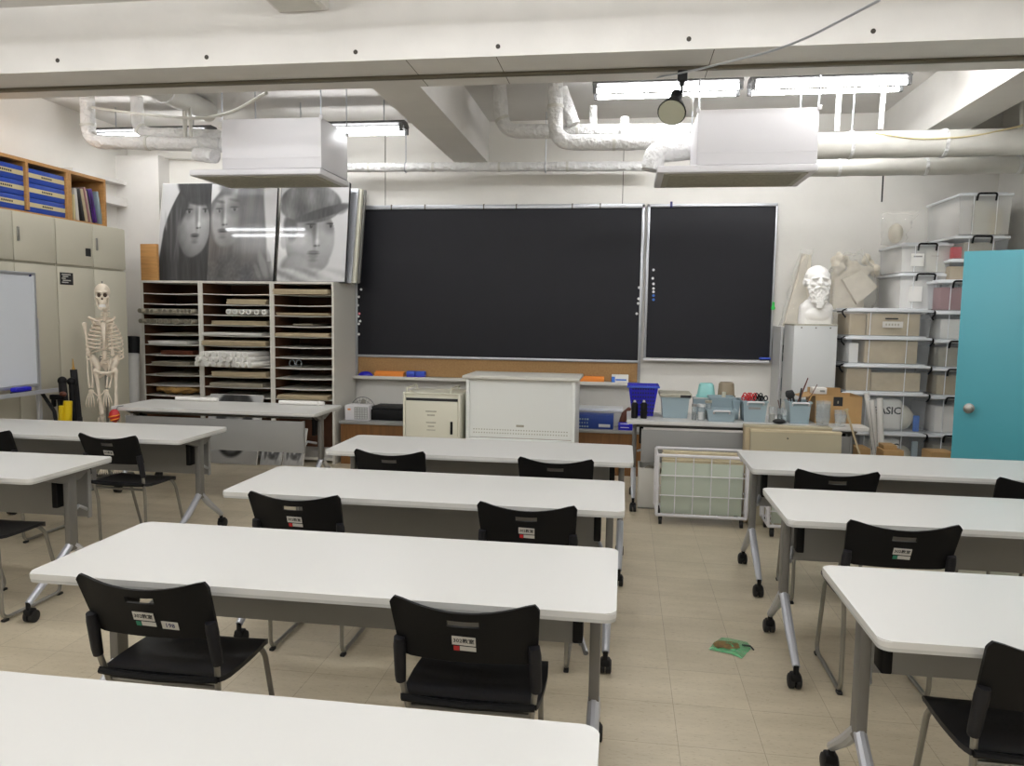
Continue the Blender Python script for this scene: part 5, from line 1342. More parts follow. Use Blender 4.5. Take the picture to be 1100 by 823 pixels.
# blue perforated basket
a, b = onk(678, 446.5), onk(702.5, 446.5); y0 = 6.25; a, b = at(678, 446, y=y0), at(702.5, 446, y=y0); zt_ = at(690, 414, y=y0).z
t = thing('plastic_basket', 'bright blue perforated basket at the left end of the loaded desk', 'basket', ((a.x+b.x)/2, y0+.1, KZ))
part(tapered(a.x-.035, b.x+.035, y0-.02, y0+.22, KZ, zt_, .035), 'body', M['blue_plastic'], t)
pf = MB()
for i in range(9):
    for k in range(7):
        z = KZ+.03+k*(zt_-KZ-.06)/6; x = a.x+.01+(b.x-a.x-.02)*i/8; dy = .035*(1-(z-KZ)/(zt_-KZ)); pf.box(x-.006, x+.006, y0-.0185+dy*.8, y0-.012+dy, z-.007, z+.007)
part(pf, 'perforations', M['navy_ink'], t)
part(MB().box(a.x-.04, b.x+.04, y0-.026, y0-.018, zt_-.02, zt_-.004, bev=.002), 'rim_highlight', M['blue_felt'], t)
for px, lab in ((681.5, 'black squeeze bottle in front of the blue basket, left one'), (691.5, 'black squeeze bottle in front of the blue basket, right one')):
    p = at(px, 446.5, y=6.12); zz = at(px, 431, y=6.12).z
    t = thing('bottle', lab, 'bottle', (p.x, 6.12, KZ), 'black bottles before the blue basket')
    part(MB().lathe([(0, KZ), (.024, KZ), (.026, KZ+.01), (.026, zz-.03), (.02, zz-.012), (.012, zz-.008), (0, zz-.008)], c=(p.x, 6.12, 0), n=18), 'body', M['black'], t)
    part(MB().cyl((p.x, 6.12, zz-.008), (p.x, 6.12, zz+.008), .011, .008, n=14), 'cap', M['grey_card'], t)
t, x0, x1, y0, zt_ = tub(709.5, 741, 449.5, 427, .26, 'sky_plastic', 'storage_bin', 'pale blue lidded bin right of the blue basket')
part(MB().box(x0-.012, x1+.012, y0-.012, y0+.272, zt_+.0005, zt_+.03, bev=.008), 'lid', M['grille'], t)
part(MB().box(x1-.08, x1+.004, y0-.013, y0-.006, zt_+.0, zt_+.022, bev=.003), 'latch', M['ink'], t)
# jars
def jar(px, pyb, pyt, r, lab, fill, lid=None, y=6.2, g=None):
    p = at(px, pyb, y=y); zz = at(px, pyt, y=y).z
    t = thing('glass_jar', lab, 'jar', (p.x, y, KZ), g)
    part(MB().lathe([(r*.94, KZ), (r, KZ+.01), (r, zz)], c=(p.x, y, 0), n=18), 'wall', M['glass'], t)
    part(MB().cyl((p.x, y, KZ+.004), (p.x, y, KZ+(zz-KZ)*.55), r*.86, n=16), 'contents', M[fill], t)
    if lid: part(MB().lathe([(0, zz+.014), (r*1.05, zz+.014), (r*1.05, zz-.006)], c=(p.x, y, 0), n=18), 'lid', M[lid], t)
    return t
jar(745.5, 450, 436, .02, 'narrow dark jar right of the lidded pale blue bin', 'black', 'panel_grey', 6.12)
jar(753, 450, 436, .03, 'clear jar with pale contents between dark jar and stacked trays', 'plaster', 'grey_card', 6.14)
jar(760.5, 447, 432, .026, 'clear jar with grey lid behind the stacked trays', 'paper_grey', 'grille', 6.2)
# trays and buckets behind
t, x0, x1, y0, zt_ = tub(762, 790, 440, 427, .2, 'sky_plastic', 'storage_tray', 'upper pale blue tray behind the handled one, left of the red tools', y=6.26)
xb0 = at(745, 430, y=6.48).x; xb1 = at(792, 430, y=6.48).x; zbx = at(765, 427.5, y=6.48).z
t = thing('storage_box', 'pale blue closed box at the back of the desk under the upturned buckets', 'box', ((xb0+xb1)/2, 6.5, KZ))
part(MB().box(xb0, xb1, 6.47, 6.565, KZ, zbx-.012, bev=.004), 'body', M['sky_plastic'], t)
part(MB().box(xb0-.004, xb1+.004, 6.466, 6.569, zbx-.012, zbx, bev=.003), 'lid', M['grey_card'], t)
for p0, p1, q0, q1, pt, m, lab in ((747.5, 769, 751, 767, 412, 'teal_plastic', 'pale teal upturned bucket at the back of the desk'), (769.5, 790, 773, 789.5, 411, 'taupe', 'taupe upturned bucket beside the pale teal one')):
    a, b = at(p0, 428, y=6.52), at(p1, 428, y=6.52); c_, d = at(q0, pt, y=6.52), at(q1, pt, y=6.52)
    cx = (a.x+b.x)/2; rb, rt_ = (b.x-a.x)/2, (d.x-c_.x)/2; zt_ = c_.z
    t = thing('bucket', lab, 'bucket', (cx, 6.52, zbx))
    z0 = zbx+.001
    part(MB().lathe([(rb-.006, z0), (rb, z0), (rb, z0+.02), (rb-.008, z0+.022), (rt_, zt_-.006), (rt_-.008, zt_), (0, zt_)], c=(cx, 6.52, 0), n=28, X=Matrix.Translation((0, 6.52, 0)) @ Matrix.Diagonal((1, .55, 1, 1)) @ Matrix.Translation((0, -6.52, 0))), 'shell', M[m], t)
    part(MB().lathe([(rt_*.85, zt_), (rt_*.85, zt_+.006), (rt_*.78, zt_+.006), (rt_*.78, zt_)], c=(cx, 6.52, 0), n=28, X=Matrix.Translation((0, 6.52, 0)) @ Matrix.Diagonal((1, .55, 1, 1)) @ Matrix.Translation((0, -6.52, 0))), 'foot_ring', M[m], t)
t, x0, x1, y0, zt_ = tub(758.5, 791.5, 453, 440.5, .16, 'sky_plastic', 'storage_tray', 'low pale blue tray with a white handle at the front of the desk', handle=True, y=6.05)
p = at(778, 428, y=6.3); single(MB().tube([(p.x-.012, 6.32, KZ+.02), (p.x, 6.32, p.z+.05)], [.013, .016], 10), 'brush', M['ivory'], 'short cream brush handle standing in the upper pale blue tray', 'brush')
t, x0, x1, y0, zt_ = tub(797, 825, 453, 431, .24, 'sky_plastic', 'storage_bin', 'pale blue bin with a white handle holding red tools', handle=True, y=6.1)
part(MB().box((x0+x1)/2-.05, (x0+x1)/2+.04, y0+.006, y0+.0115, KZ+.1, KZ+.118), 'mark', M['panel_grey'], t)
t2, *_ = tub(786, 796, 448, 430, .2, 'sky_plastic', 'storage_bin', 'narrow pale blue bin between the trays and the red tool bin', y=6.22)
for i in range(7):
    x = x0+.03+i*(x1-x0-.06)/6; yy = y0+.06+.09*(i % 2); m = 'red' if i < 4 else 'black'
    tt = thing('scissors', ('pair of red handled scissors in the pale blue tool bin' if m == 'red' else 'pair of black handled scissors in the pale blue tool bin'), 'scissors', (x, yy, zt_-.1), 'red handled scissors in the tool bin' if m == 'red' else 'black handled scissors in the tool bin')
    r_ = MB()
    for s in (-1, 1): r_.tube([(x+s*.016+.013*math.cos(q), yy, zt_+.018+.02*math.sin(q)+(.01 if i % 2 else 0)) for q in [k*2*PI/12 for k in range(12)]], .005, 6, closed=True)
    part(r_, 'grips', M[m], tt)
    part(MB().tube([(x, yy, zt_+.01), (x, yy, zt_-.1)], [.006, .003], 6), 'blades', M['chrome'], tt)
jar(829, 451, 437, .026, 'clear jar just right of the red tool bin', 'paper_grey', None, 6.14)
jar(838, 450, 438, .024, 'clear jar with dark brushes between two handled bins', 'black', None, 6.2)
jar(842.5, 453, 440, .018, 'small blue grey jar left of the bin of sticks', 'sky_plastic', None, 6.1)
for dx, dy, hh, i in ((-.006, 0, .1, 0), (.008, .004, .08, 1), (.0, -.008, .12, 2)):
    p = at(838, 438, y=6.2); single(MB().tube([(p.x+dx*.4, 6.2+dy, KZ+.1), (p.x+dx*3, 6.2+dy, p.z+hh*.6)], [.003, .004], 6), 'paintbrush', M[('brown', 'ivory', 'ink')[i]], ('brown paintbrush standing in the jar of brushes', 'cream paintbrush standing in the jar of brushes', 'black paintbrush standing in the jar of brushes')[i], 'brush')
p = at(837, 452, y=6.04); single(MB().ell((p.x, 6.04, KZ+.022), (.05, .03, .02), 18, 10), 'sanding_block', M['rubber'], 'flat black lump lying in front of the brush jars', 'tool')
t, x0, x1, y0, zt_ = tub(846.5, 872, 455, 432, .2, 'sky_plastic', 'storage_bin', 'pale blue bin of dark twigs and brushes with a white handle', handle=True, y=6.08)
for i, (dx, px, py, r, m, lab) in enumerate(((.02, 868, 406, .007, 'brown', 'longest dark stick pointing up right in the bin of twigs'), (.05, 861, 417, .01, 'ink', 'thick dark stick in the middle of the bin of twigs'), (.07, 878, 413, .005, 'brown', 'thin brown stick leaning far right in the bin of twigs'),
        (.04, 851, 421, .009, 'ink', 'dark stick leaning left in the bin of twigs'), (.09, 872, 424, .008, 'gold', 'straw coloured stick in the bin of twigs'), (.03, 846, 428, .006, 'brown', 'short brown stick at the left of the bin of twigs'))):
    e = at(px, py, y=y0+.1); single(MB().tube([(x0+dx+.02, y0+.09, KZ+.06), ((x0+dx+.02+e.x)/2+.01, y0+.1, (KZ+.06+e.z)/2), e], [r, r*1.1, r*.6], 8), 'stick', M[m], lab, 'stick')
e = at(849, 424, y=y0+.11); lf = MB().ell(e, (.035, .02, .04), 14, 9)
for v in lf.bm.verts: v.co += Vector((noise.noise(v.co*30)*.012, 0, noise.noise(v.co*28+Vector((4, 0, 0)))*.012))
lf.tube([(e.x, e.y, e.z), (e.x+.02, e.y, KZ+.06)], .004, 6); single(lf, 'bushy_brush', M['ink'], 'bushy dark brush head at the left of the bin of twigs', 'brush')
def cups(px, pyb, pyt, r, n, lab, y):
    p = at(px, pyb, y=y); zz = at(px, pyt, y=y).z
    t = thing('cup_stack', lab, 'cups', (p.x, y, KZ))
    h = (zz-KZ)/(n*.35+.65) if n > 1 else zz-KZ
    for k in range(n):
        z = KZ+k*h*.35; part(MB().lathe([(0, z+.002), (r*.78, z+.001), (r, z+h), (r*1.05, z+h)], c=(p.x, y, 0), n=18), 'cup', M['glass'], t)
cups(883.5, 456, 431, .055, 6, 'tall stack of clear plastic cups in front of the open carton', 6.06)
cups(902.5, 456, 441, .047, 2, 'short stack of clear plastic cups near the right end of the desk', 6.06)
# cardboard carton
cy2 = 6.2; a, b = at(889, 455, y=cy2), at(925, 455, y=cy2); zt_ = at(905, 426, y=cy2).z
t = thing('cardboard_box', 'open brown cardboard box with a black square mark on the loaded desk', 'box', ((a.x+b.x)/2, 6.35, KZ))
x1b = min(b.x, 1.84)
part(MB().box(a.x-.1, a.x-.094, cy2, 6.52, KZ, zt_).box(x1b-.006, x1b, cy2, 6.52, KZ, zt_).box(a.x-.094, x1b-.006, cy2, cy2+.006, KZ, zt_).box(a.x-.094, x1b-.006, 6.514, 6.52, KZ, zt_).box(a.x-.094, x1b-.006, cy2+.006, 6.514, KZ, KZ+.005), 'body', M['kraft'], t)
part(MB().box(a.x-.09, x1b-.08, 6.515, 6.521, zt_, zt_+.04, X=None), 'back_flap', M['kraft'], t)
part(MB().prism([(a.x-.1, cy2+.01, zt_), (a.x-.1, 6.5, zt_), (a.x-.2, 6.48, zt_-.02), (a.x-.2, cy2+.03, zt_-.02)], (0, 0, .004)), 'side_flap', M['kraft'], t)
c0, c1 = at(895.5, 426.5, y=cy2), at(905, 436.5, y=cy2); mk = part(MB().box(c0.x, c1.x, cy2-.0012, cy2+.001, c1.z, c0.z), 'black_mark', M['ink'], t)
part(MB().box(c0.x+.03, c1.x-.03, cy2-.0018, cy2, c1.z+.02, c0.z-.03), 'mark_print', M['paper_grey'], mk)
a, b = at(873, 426.5, y=6.3), at(888, 426.5, y=6.3); z1_ = at(880, 418, y=6.3).z
t = thing('white_carton', 'small white carton propped on the flap of the open cardboard box', 'box', ((a.x+b.x)/2, 6.34, zt_))
part(MB().box(a.x, b.x, 6.3, 6.4, zt_+.0045, z1_+.01, bev=.004), 'body', M['plaster'], t)
part(MB().box((a.x+b.x)/2-.0, b.x-.015, 6.298, 6.301, zt_+.02, zt_+.035), 'print', M['panel_grey'], t)
p0, p1 = at(909, 440, y=5.955), at(922, 484, y=5.9); d = (p1-p0); k = (p1.z-.01)/-d.z
single(MB().tube([p0, p1+d*k], .008, 8).cyl(p0-d*.02, p0+d*.04, .015, n=10), 'wooden_stick', M['kraft_pale'], 'thin wooden stick leaning on the right end of the loaded desk', 'stick')
# ================================================================== CLEAR STORAGE BOXES
def clear_box(x0, x1, y0, y1, z0, z1, label, m='clear', sides='x', group='clear lidded storage boxes', hm='black'):
    """tapered see-through box, ribbed walls, overhanging lid, two latch handles"""
    t = thing('storage_box', label, 'box', ((x0+x1)/2, (y0+y1)/2, z0), group)
    lt = .034; zl = z1-lt; q = .016
    mb = MB(); xs = [(x0+q, y0+q, z0+.001), (x1-q, y0+q, z0+.001), (x1-q, y1-q, z0+.001), (x0+q, y1-q, z0+.001), (x0+.006, y0+.006, zl), (x1-.006, y0+.006, zl), (x1-.006, y1-.006, zl), (x0+.006, y1-.006, zl)]
    mb.add(xs, [(3, 2, 1, 0), (0, 1, 5, 4), (1, 2, 6, 5), (2, 3, 7, 6), (3, 0, 4, 7)])
    part(mb, 'body', M[m], t, smooth=False)
    for f in (.28, .72):
        x = x0+(x1-x0)*f; part(MB().tube([(x, y0+q-.001, z0+.004), (x, y0+.004, zl)], .0035, 6), 'rib', M['lid'], t)
    l = MB().box(x0-.006, x1+.006, y0-.006, y1+.006, zl, zl+.022, bev=.006).box(x0+.03, x1-.03, y0+.03, y1-.03, zl+.022, z1-.0006, bev=.004)
    part(l, 'lid', M['lid'], t)
    if sides == 'x':
        for s, x in ((-1, x0), (1, x1)):
            ym = y0+.1
            part(MB().tube(bend([(x+s*.002, ym-.06, zl-.05), (x+s*.03, ym-.06, zl-.015), (x+s*.03, ym-.06, zl+.012), (x-s*.004, ym-.06, zl+.024)], .015), .007, 6).tube([(x+s*.03, ym-.06, zl), (x+s*.03, ym+.1, zl)], .007, 6), 'latch_handle', M[hm], t)
    else:
        xm = (x0+x1)/2
        for s, y in ((-1, y0), (1, y1)):
            part(MB().tube(bend([(xm-.075, y+s*.003, zl-.04), (xm-.075, y+s*.022, zl+.018), (xm+.075, y+s*.022, zl+.018), (xm+.075, y+s*.003, zl-.04)], .02), .0085, 8), 'latch_handle', M[hm], t)
    return t
SY = 6.95
sx0, sx1 = at(907, 400, y=SY).x, at(998.5, 400, y=SY).x
zz = [at(950, p, y=SY).z for p in (331, 361, 391, 421, 464, 508)]+[0.0]
labs = ['clear box of tan card with white label, topmost of the stack by the bust', 'clear box of tan card, second from the top of the stack by the bust', 'clear box of pale cartons, third from the top of the stack by the bust', 'taller clear box with BASIC showing, fourth from the top of the stack', 'taller clear box with BASIC showing, fifth from the top behind the white tubes', 'clear box at the very bottom of the stack right of the bust']
def content(x0, x1, y0, y1, z0, z1, m, label, name='carton', cat='box'): return single(MB().box(x0, x1, y0, y1, z0, z1, bev=.004), name, M[m], label, cat)
for i in range(6):
    z1_, z0_ = zz[i], zz[i+1]
    clear_box(sx0, sx1, SY, SY+.53, z0_, z1_, labs[i])
    h = z1_-z0_; w = sx1-sx0
    if i == 0:
        c_ = content(sx0+.03, sx0+w*.24, SY+.035, SY+.42, z0_+.004, z0_+h*.78, 'kraft_pale', 'narrow tan carton at the left inside the topmost clear box')
        c_ = content(sx0+w*.25, sx1-w*.13, SY+.03, SY+.42, z0_+.004, z0_+h*.8, 'paper_tan', 'wide tan carton inside the topmost clear box')
        lb = MB().box(sx0+w*.42, sx0+w*.66, SY+.0, SY+.002, z0_+h*.3, z0_+h*.52); lb.bm.verts.ensure_lookup_table()
        tb = [o for o in bpy.data.objects if o.get('label') == labs[0]][0]
        lo = part(lb, 'paper_label', M['label'], tb); pr = MB()
        for k in range(5): pr.box(sx0+w*(.455+.035*k), sx0+w*(.475+.035*k), SY-.001, SY+.0005, z0_+h*.37, z0_+h*.45)
        part(pr, 'label_print', M['grille'], lo)
        part(MB().box(sx0+w*.45, sx0+w*.6, SY+.001, SY+.003, z0_+h*.6, z0_+h*.65), 'printed_mark', M['ink'], tb)
    elif i == 1:
        content(sx0+.04, sx0+w*.17, SY+.04, SY+.4, z0_+.004, z0_+h*.72, 'plaster', 'white carton at the left inside the second clear box')
        content(sx0+w*.24, sx1-w*.14, SY+.03, SY+.42, z0_+.004, z0_+h*.82, 'paper_tan', 'tan carton inside the second clear box')
    elif i == 2:
        content(sx0+.03, sx0+w*.33, SY+.03, SY+.42, z0_+.004, z0_+h*.8, 'kraft_pale', 'pinkish tan carton at the left inside the third clear box')
        content(sx0+w*.34, sx1-w*.08, SY+.04, SY+.42, z0_+.004, z0_+h*.68, 'paper_tan', 'low tan carton inside the third clear box')
    elif i in (3, 4):
        nm = 'upper' if i == 3 else 'lower'
        xc = at(954, 441, y=SY+.05).x; zc_ = at(954, 441.5, y=SY+.05).z if i == 3 else at(954, 480.5, y=SY+.05).z
        t = thing('printed_bag', f'white bag printed BASIC inside the {nm} of the two tall clear boxes', 'bag', (xc, SY+.15, z0_+.004))
        zb0 = z0_+.006
        bg = MB().box(sx0+w*.34, sx0+w*.74, SY+.05, SY+.3, zb0, z1_-.07, bev=.03, seg=3); part(bg, 'bag_body', M['milky'] if 0 else M['paper'], t)
        part(text_mb('BASIC', .088, Vector((xc-.01, SY+.0485, zc_)), depth=.0005, bold=.002), 'bag_print', M['ink'], t)
        xx = sx1-.15
        mb = MB().ell((xx, SY+.15, zb0+.11), (.09, .09, .11), 18, 12)
        for v in mb.bm.verts: v.co += Vector((noise.noise(v.co*14), noise.noise(v.co*14+Vector((7, 0, 0))), 0))*.02; v.co.z = max(v.co.z, zb0)
        single(mb, 'crumpled_bag', M['ivory'], f'crumpled pale bag inside the {nm} of the two tall clear boxes', 'bag')
        single(MB().box(sx1-.09, sx1-.04, SY+.04, SY+.06, zb0, zb0+.14 if i == 3 else z1_-.08, bev=.006), 'blue_folder', M['dot_blue'] if i == 3 else M['sky_plastic'], f'blue folder at the right inside the {nm} of the two tall clear boxes', 'folder')
tx0 = at(1001.5, 400, y=7.0).x; tx1 = tx0+.39
zc2 = [at(1015, p, y=7.0).z for p in (333.5, 364.5, 394.6, 425, 466)]+[.19, 0]
cl = ['paper', 'paper_grey', 'paper_tan', 'plaster', 'paper_grey', 'paper_grey']
od = ('topmost', 'second from the top', 'third from the top', 'fourth from the top', 'fifth from the top', 'lowest')
for i in range(6):
    if zc2[i]-zc2[i+1] < .05: continue
    clear_box(tx0, tx1, 7.0, 7.72, zc2[i+1], zc2[i], f'clear box end-on in the column just left of the door, {od[i]}', sides='y' if i else 'x')
    content(tx0+.06, tx1-.05, 7.05, 7.6, zc2[i+1]+.004, zc2[i+1]+(zc2[i]-zc2[i+1])*.7, cl[i], f'pale packet inside the box {od[i]} in the column by the door', 'packet', 'packet')
b0 = at(1006.5, 320, y=7.0).x
z6 = at(1015, 300, y=7.0).z
clear_box(b0, tx1, 7.0, 7.24, zc2[0]+.0, z6, 'small milky box of pinkish things on top of the column by the door', 'clear', sides='y')
content(b0+.04, tx1-.06, 7.04, 7.2, zc2[0]+.005, zc2[0]+(z6-zc2[0])*.75, 'book_rose', 'pinkish packet inside the small milky box by the door', 'packet', 'packet')
# hidden third column against the right wall, which carries the upper boxes
rx1 = XR-.02; rx0 = tx1+.02
n3 = 6
for i in range(n3): clear_box(rx0, rx1, 7.02, 7.74, z6*i/n3, z6*(i+1)/n3, 'clear box in the column behind the turquoise door', sides='y', group='clear boxes hidden behind the door')
ux0, ux1 = at(1024, 270, y=7.15).x, at(1084, 270, y=7.15).x
z7, z8, z9 = at(1050, 277.5, y=7.15).z, at(1050, 252, y=7.15).z, at(1050, 206, y=7.15).z
clear_box(ux0-.02, ux1-.03, 7.15, 7.85, z6, z7, 'clear box of brownish things just above the door edge', sides='y')
content(ux0+.0, ux1-.08, 7.2, 7.75, z6+.005, z6+(z7-z6)*.65, 'kraft_pale', 'brownish packet inside the box just above the door edge', 'packet', 'packet')
clear_box(ux0, ux1, 7.15, 7.87, z7, z8, 'grey tinted clear box with a dark handle, under the highest box', sides='y')
content(ux0+.1, ux1-.09, 7.2, 7.7, z7+.005, z7+(z8-z7)*.7, 'paper_grey', 'grey packet with dark print inside the box under the highest one', 'packet', 'packet')
content(ux0+.02, ux0+.09, 7.2, 7.6, z7+.005, z7+(z8-z7)*.5, 'red', 'red packet at the left inside the box under the highest one', 'packet', 'packet')
ux0 = at(1030, 230, y=7.15).x
tb = clear_box(ux0, ux1+.005, 7.15, 7.88, z8, z9, 'highest clear box, full of white cartons, in the right corner', 'milky', sides='y')
content(ux0+.03, ux0+.12, 7.2, 7.8, z8+.005, z8+(z9-z8)*.82, 'plaster', 'white carton at the left inside the highest clear box', 'carton')
content(ux0+.13, ux0+.26, 7.19, 7.8, z8+.005, z8+(z9-z8)*.8, 'ivory', 'ivory carton with small print in the middle of the highest clear box', 'carton')
content(ux0+.27, ux0+.36, 7.18, 7.7, z8+.005, z8+(z9-z8)*.62, 'cream', 'cream carton at the right inside the highest clear box', 'carton')
# two milky boxes on the stack right of the bust
wx0, wx1 = at(966, 310, y=7.26).x, at(1021, 310, y=7.26).x
wz = [zz[0]+.0, at(990, 292.5, y=7.26).z, at(990, 260, y=7.26).z]
for i, (lab, c0) in enumerate((('lower milky box of white cartons on the stack right of the bust', ('plaster', 'paper')), ('upper milky box of white cartons with paper labels, right of the bust', ('plaster', 'ivory')))):
    t = clear_box(wx0, wx1, 7.26, 7.86, wz[i]+.0005, wz[i+1], lab, 'milky', sides='y')
    w = wx1-wx0; h = wz[i+1]-wz[i]
    for k in range(2): content(wx0+w*(.1+.45*k), wx0+w*(.48+.42*k), 7.31+.02*k, 7.75, wz[i]+.006, wz[i]+h*.8, c0[k], f'{("left", "right")[k]} white carton inside the {("lower", "upper")[i]} milky box', 'carton')
    lo = part(MB().box(wx0+w*.2, wx0+w*.46, 7.2665, 7.2685, wz[i]+h*.2, wz[i]+h*.62), 'paper_label', M['paper'], t)
    if i: part(MB().box(wx0+w*.25, wx0+w*.42, 7.2655, 7.267, wz[i]+h*.5, wz[i]+h*.55).box(wx0+w*.6, wx0+w*.75, 7.2655, 7.267, wz[i]+h*.52, wz[i]+h*.56), 'label_print', M['panel_grey'], lo)
# white tubes and small cartons before the stack
for i, (pa, pb, r, lab) in enumerate(((( 931, 423), (940, 485), .022, 'left white plastic wrapped tube leaning before the BASIC boxes'), ((936.5, 430), (944, 490), .02, 'middle white wrapped tube leaning before the BASIC boxes'), ((945, 428), (946, 488), .024, 'right white tube standing upright before the BASIC boxes'))):
    a, b = at(*pa, y=6.88-.09*i), at(*pb, y=6.84-.09*i); d = b-a; f = b+d*((b.z-.004)/-d.z)
    t = thing('wrapped_tube', lab, 'tube', f, 'white wrapped tubes')
    part(MB().tube([f, f+(a-f)*.5+Vector((.004, 0, 0)), a], [r, r*1.05, r], 12), 'tube_body', M['plaster'], t)
    part(MB().tube([f+(a-f)*.1, f+(a-f)*.6, a+(a-f)*.01], [r*1.12, r*1.2, r*1.1], 12, cap=False), 'plastic_sleeve', M['bag'], t)
a, b = at(921, 490, y=6.45), at(935, 490, y=6.45); single(MB().box(a.x, b.x, 6.45, 6.66, .001, at(928, 482, y=6.45).z, bev=.004), 'carton', M['kraft'], 'brown carton on the floor left of the white tubes', 'box')
a, b = at(949, 490, y=6.4), at(971, 490, y=6.4); single(MB().box(a.x, b.x, 6.4, 6.58, .001, at(958, 484, y=6.4).z, bev=.004).box(a.x+.01, a.x+.11, 6.43, 6.57, at(958, 484, y=6.4).z, at(953, 479, y=6.4).z, bev=.004), 'carton', M['kraft'], 'brown carton on the floor right of the white tubes', 'box')
a, b = at(1000, 490, y=6.6), at(1012, 490, y=6.6); single(MB().box(a.x, b.x+.1, 6.6, 6.8, .001, at(1004, 486, y=6.6).z, bev=.004), 'carton', M['kraft'], 'brown carton on the floor near the foot of the door', 'box')
# ================================================================== PEDESTAL, SHELF AND PLASTER CASTS
px0, px1 = at(851, 400, y=6.92).x, at(897.5, 400, y=6.92).x; pz = at(874, 348.5, y=6.92).z
t = thing('pedestal_cabinet', 'plain light grey steel cabinet carrying the white bust', 'cabinet', ((px0+px1)/2, 7.12, 0))
part(MB().box(px0, px1, 6.92, 7.34, .0, pz, bev=.003), 'body', M['grey_card'], t)
part(MB().box(px0-.002, px1+.002, 6.918, 7.342, pz-.012, pz+.001, bev=.002), 'top_edge', M['grille'], t)
bs = MB()
for q in range(3): x = px0+.06+q*(px1-px0-.12)/2; bs.cyl((x, 6.9165, pz-.03), (x, 6.921, pz-.03), .006, n=8)
part(bs, 'screws', M['seam'], t)
hx0, hx1 = at(837, 400, y=7.5).x, at(950, 400, y=7.5).x; hz = at(845, 351, y=7.5).z
t = thing('narrow_shelf', 'narrow open shelf behind the grey cabinet, its left edge showing', 'shelf', ((hx0+hx1)/2, 7.7, 0))
for x in (hx0, hx1-.02): part(MB().box(x, x+.02, 7.5, YB-.02, 0, hz), 'side_panel', M['grey_card'], t)
HS = [.05, .5, at(845, 411, y=7.5).z-.25, at(845, 411, y=7.5).z, at(845, 398, y=7.5).z, at(845, 376, y=7.5).z]
HS = [.05, .42, .8, 1.1, hz-.02]
for z in HS: part(MB().box(hx0+.02, hx1-.02, 7.5, YB-.02, z, z+.016), 'shelf_board', M['grey_card'], t)
part(MB().box(hx0+.02, hx1-.02, YB-.03, YB-.02, .07, hz-.02), 'back_panel', M['grey_card'], t)
xi = at(846, 400, y=7.55).x
single(MB().lathe([(0, 1.117), (.035, 1.117), (.045, 1.2), (.04, 1.2), (.032, 1.122), (0, 1.122)], c=(xi, 7.58, 0), n=18), 'cup', M['plaster'], 'white cup on the narrow shelf left of the grey cabinet', 'cup')
single(MB().box(xi-.05, xi+.08, 7.62, 7.8, 1.117, 1.27, bev=.006), 'carton', M['black_soft'], 'dark carton on the narrow shelf behind the white cup', 'box')
mb = MB().ell((xi, 7.6, .9), (.06, .07, .085), 18, 12)
for v in mb.bm.verts: v.co += Vector((noise.noise(v.co*18), noise.noise(v.co*18+Vector((7, 0, 0))), 0))*.02; v.co.z = max(v.co.z, .8165)
single(mb, 'crumpled_bag', M['sky_plastic'], 'crumpled bluish bag on the narrow shelf, below the white cup', 'bag')
single(MB().box(xi-.04, xi+.1, 7.56, 7.8, .4365, .6, bev=.006), 'carton', M['blue_felt'], 'blue box low on the narrow shelf left of the grey cabinet', 'box')
# ---- the bust: one skin
bx = (at(856, 348, y=7.08).x+at(897, 348, y=7.08).x)/2; by, bz = 7.1, pz+.002
k_ = (at(897, 348, y=7.08).x-at(856, 348, y=7.08).x)/.40
def bp(x, y, z): return (bx+x*k_, by+y*k_, bz+z*k_)
def br_(*r): return tuple(v*k_ for v in r)
def hp(x, y, z): return bp(x*1.16, y*1.12, .225+(z-.2)*1.09)
def hr(*r): return tuple(v*k_*f for v, f in zip(r, (1.16, 1.12, 1.06)))
mb = MB()
mb.box(bx-.172*k_, bx+.172*k_, by-.075*k_, by+.11*k_, bz-.05, bz+.235*k_, bev=.06*k_, seg=4)
mb.ell(bp(0, .02, .05), br_(.186, .12, .19), 24, 14).ell(bp(0, .02, .225), br_(.135, .09, .06), 20, 12).ell(bp(0, -.03, .1), br_(.15, .09, .1), 24, 14).ell(bp(0, .015, .25), br_(.09, .09, .1), 18, 12)
mb.ell(hp(0, .02, .46), hr(.112, .135, .125), 24, 16).ell(hp(0, -.04, .40), hr(.092, .1, .12), 20, 14).ell(hp(0, -.07, .32), hr(.07, .072, .09), 18, 12)
mb.ell(hp(0, -.09, .25), hr(.052, .05, .075), 16, 10).ell(hp(0, -.1, .19), hr(.034, .036, .04), 14, 10)
mb.ell(hp(0, -.148, .392), hr(.023, .03, .024)).tube([hp(0, -.125, .45), hp(0, -.158, .395)], [.012*k_, .019*k_], 8)
for s in (-1, 1):
    mb.ell(hp(s*.043, -.128, .447), hr(.042, .02, .012), X=Matrix.Rotation(s*.22, 4, 'Y')).ell(hp(s*.056, -.108, .385), hr(.026, .028, .024)).ell(hp(s*.112, .015, .41), hr(.016, .03, .04))
    mb.tube([hp(0, -.152, .362), hp(s*.04, -.142, .347), hp(s*.066, -.115, .305)], [.013*k_, .02*k_, .012*k_], 8)
    for q in range(10):
        z = .415-.022*q; mb.ell(hp(s*(.09-.005*q+.006*(q % 2)), -.05-.006*q, z), hr(.021, .028, .021))
    for q in range(8):
        mb.ell(hp(s*(.1+.005*(q % 2)-.0006*q*q), .03-.02*(q % 3), .385+.02*q), hr(.02, .036, .022))
random.seed(3)
for row in range(7):
    z = .318-.026*row; w = .066-.008*row
    for q in range(4):
        x = -w+2*w*(q+.5*(row % 2))/3.5; mb.ell(hp(x, -.09-.045*math.cos(x/.09)*1.0, z), hr(.015, .018, .021), X=Matrix.Rotation(.5*(1 if q % 2 else -1), 4, 'Y'))
bm_ = remeshed(mb, .0052*k_, 1)
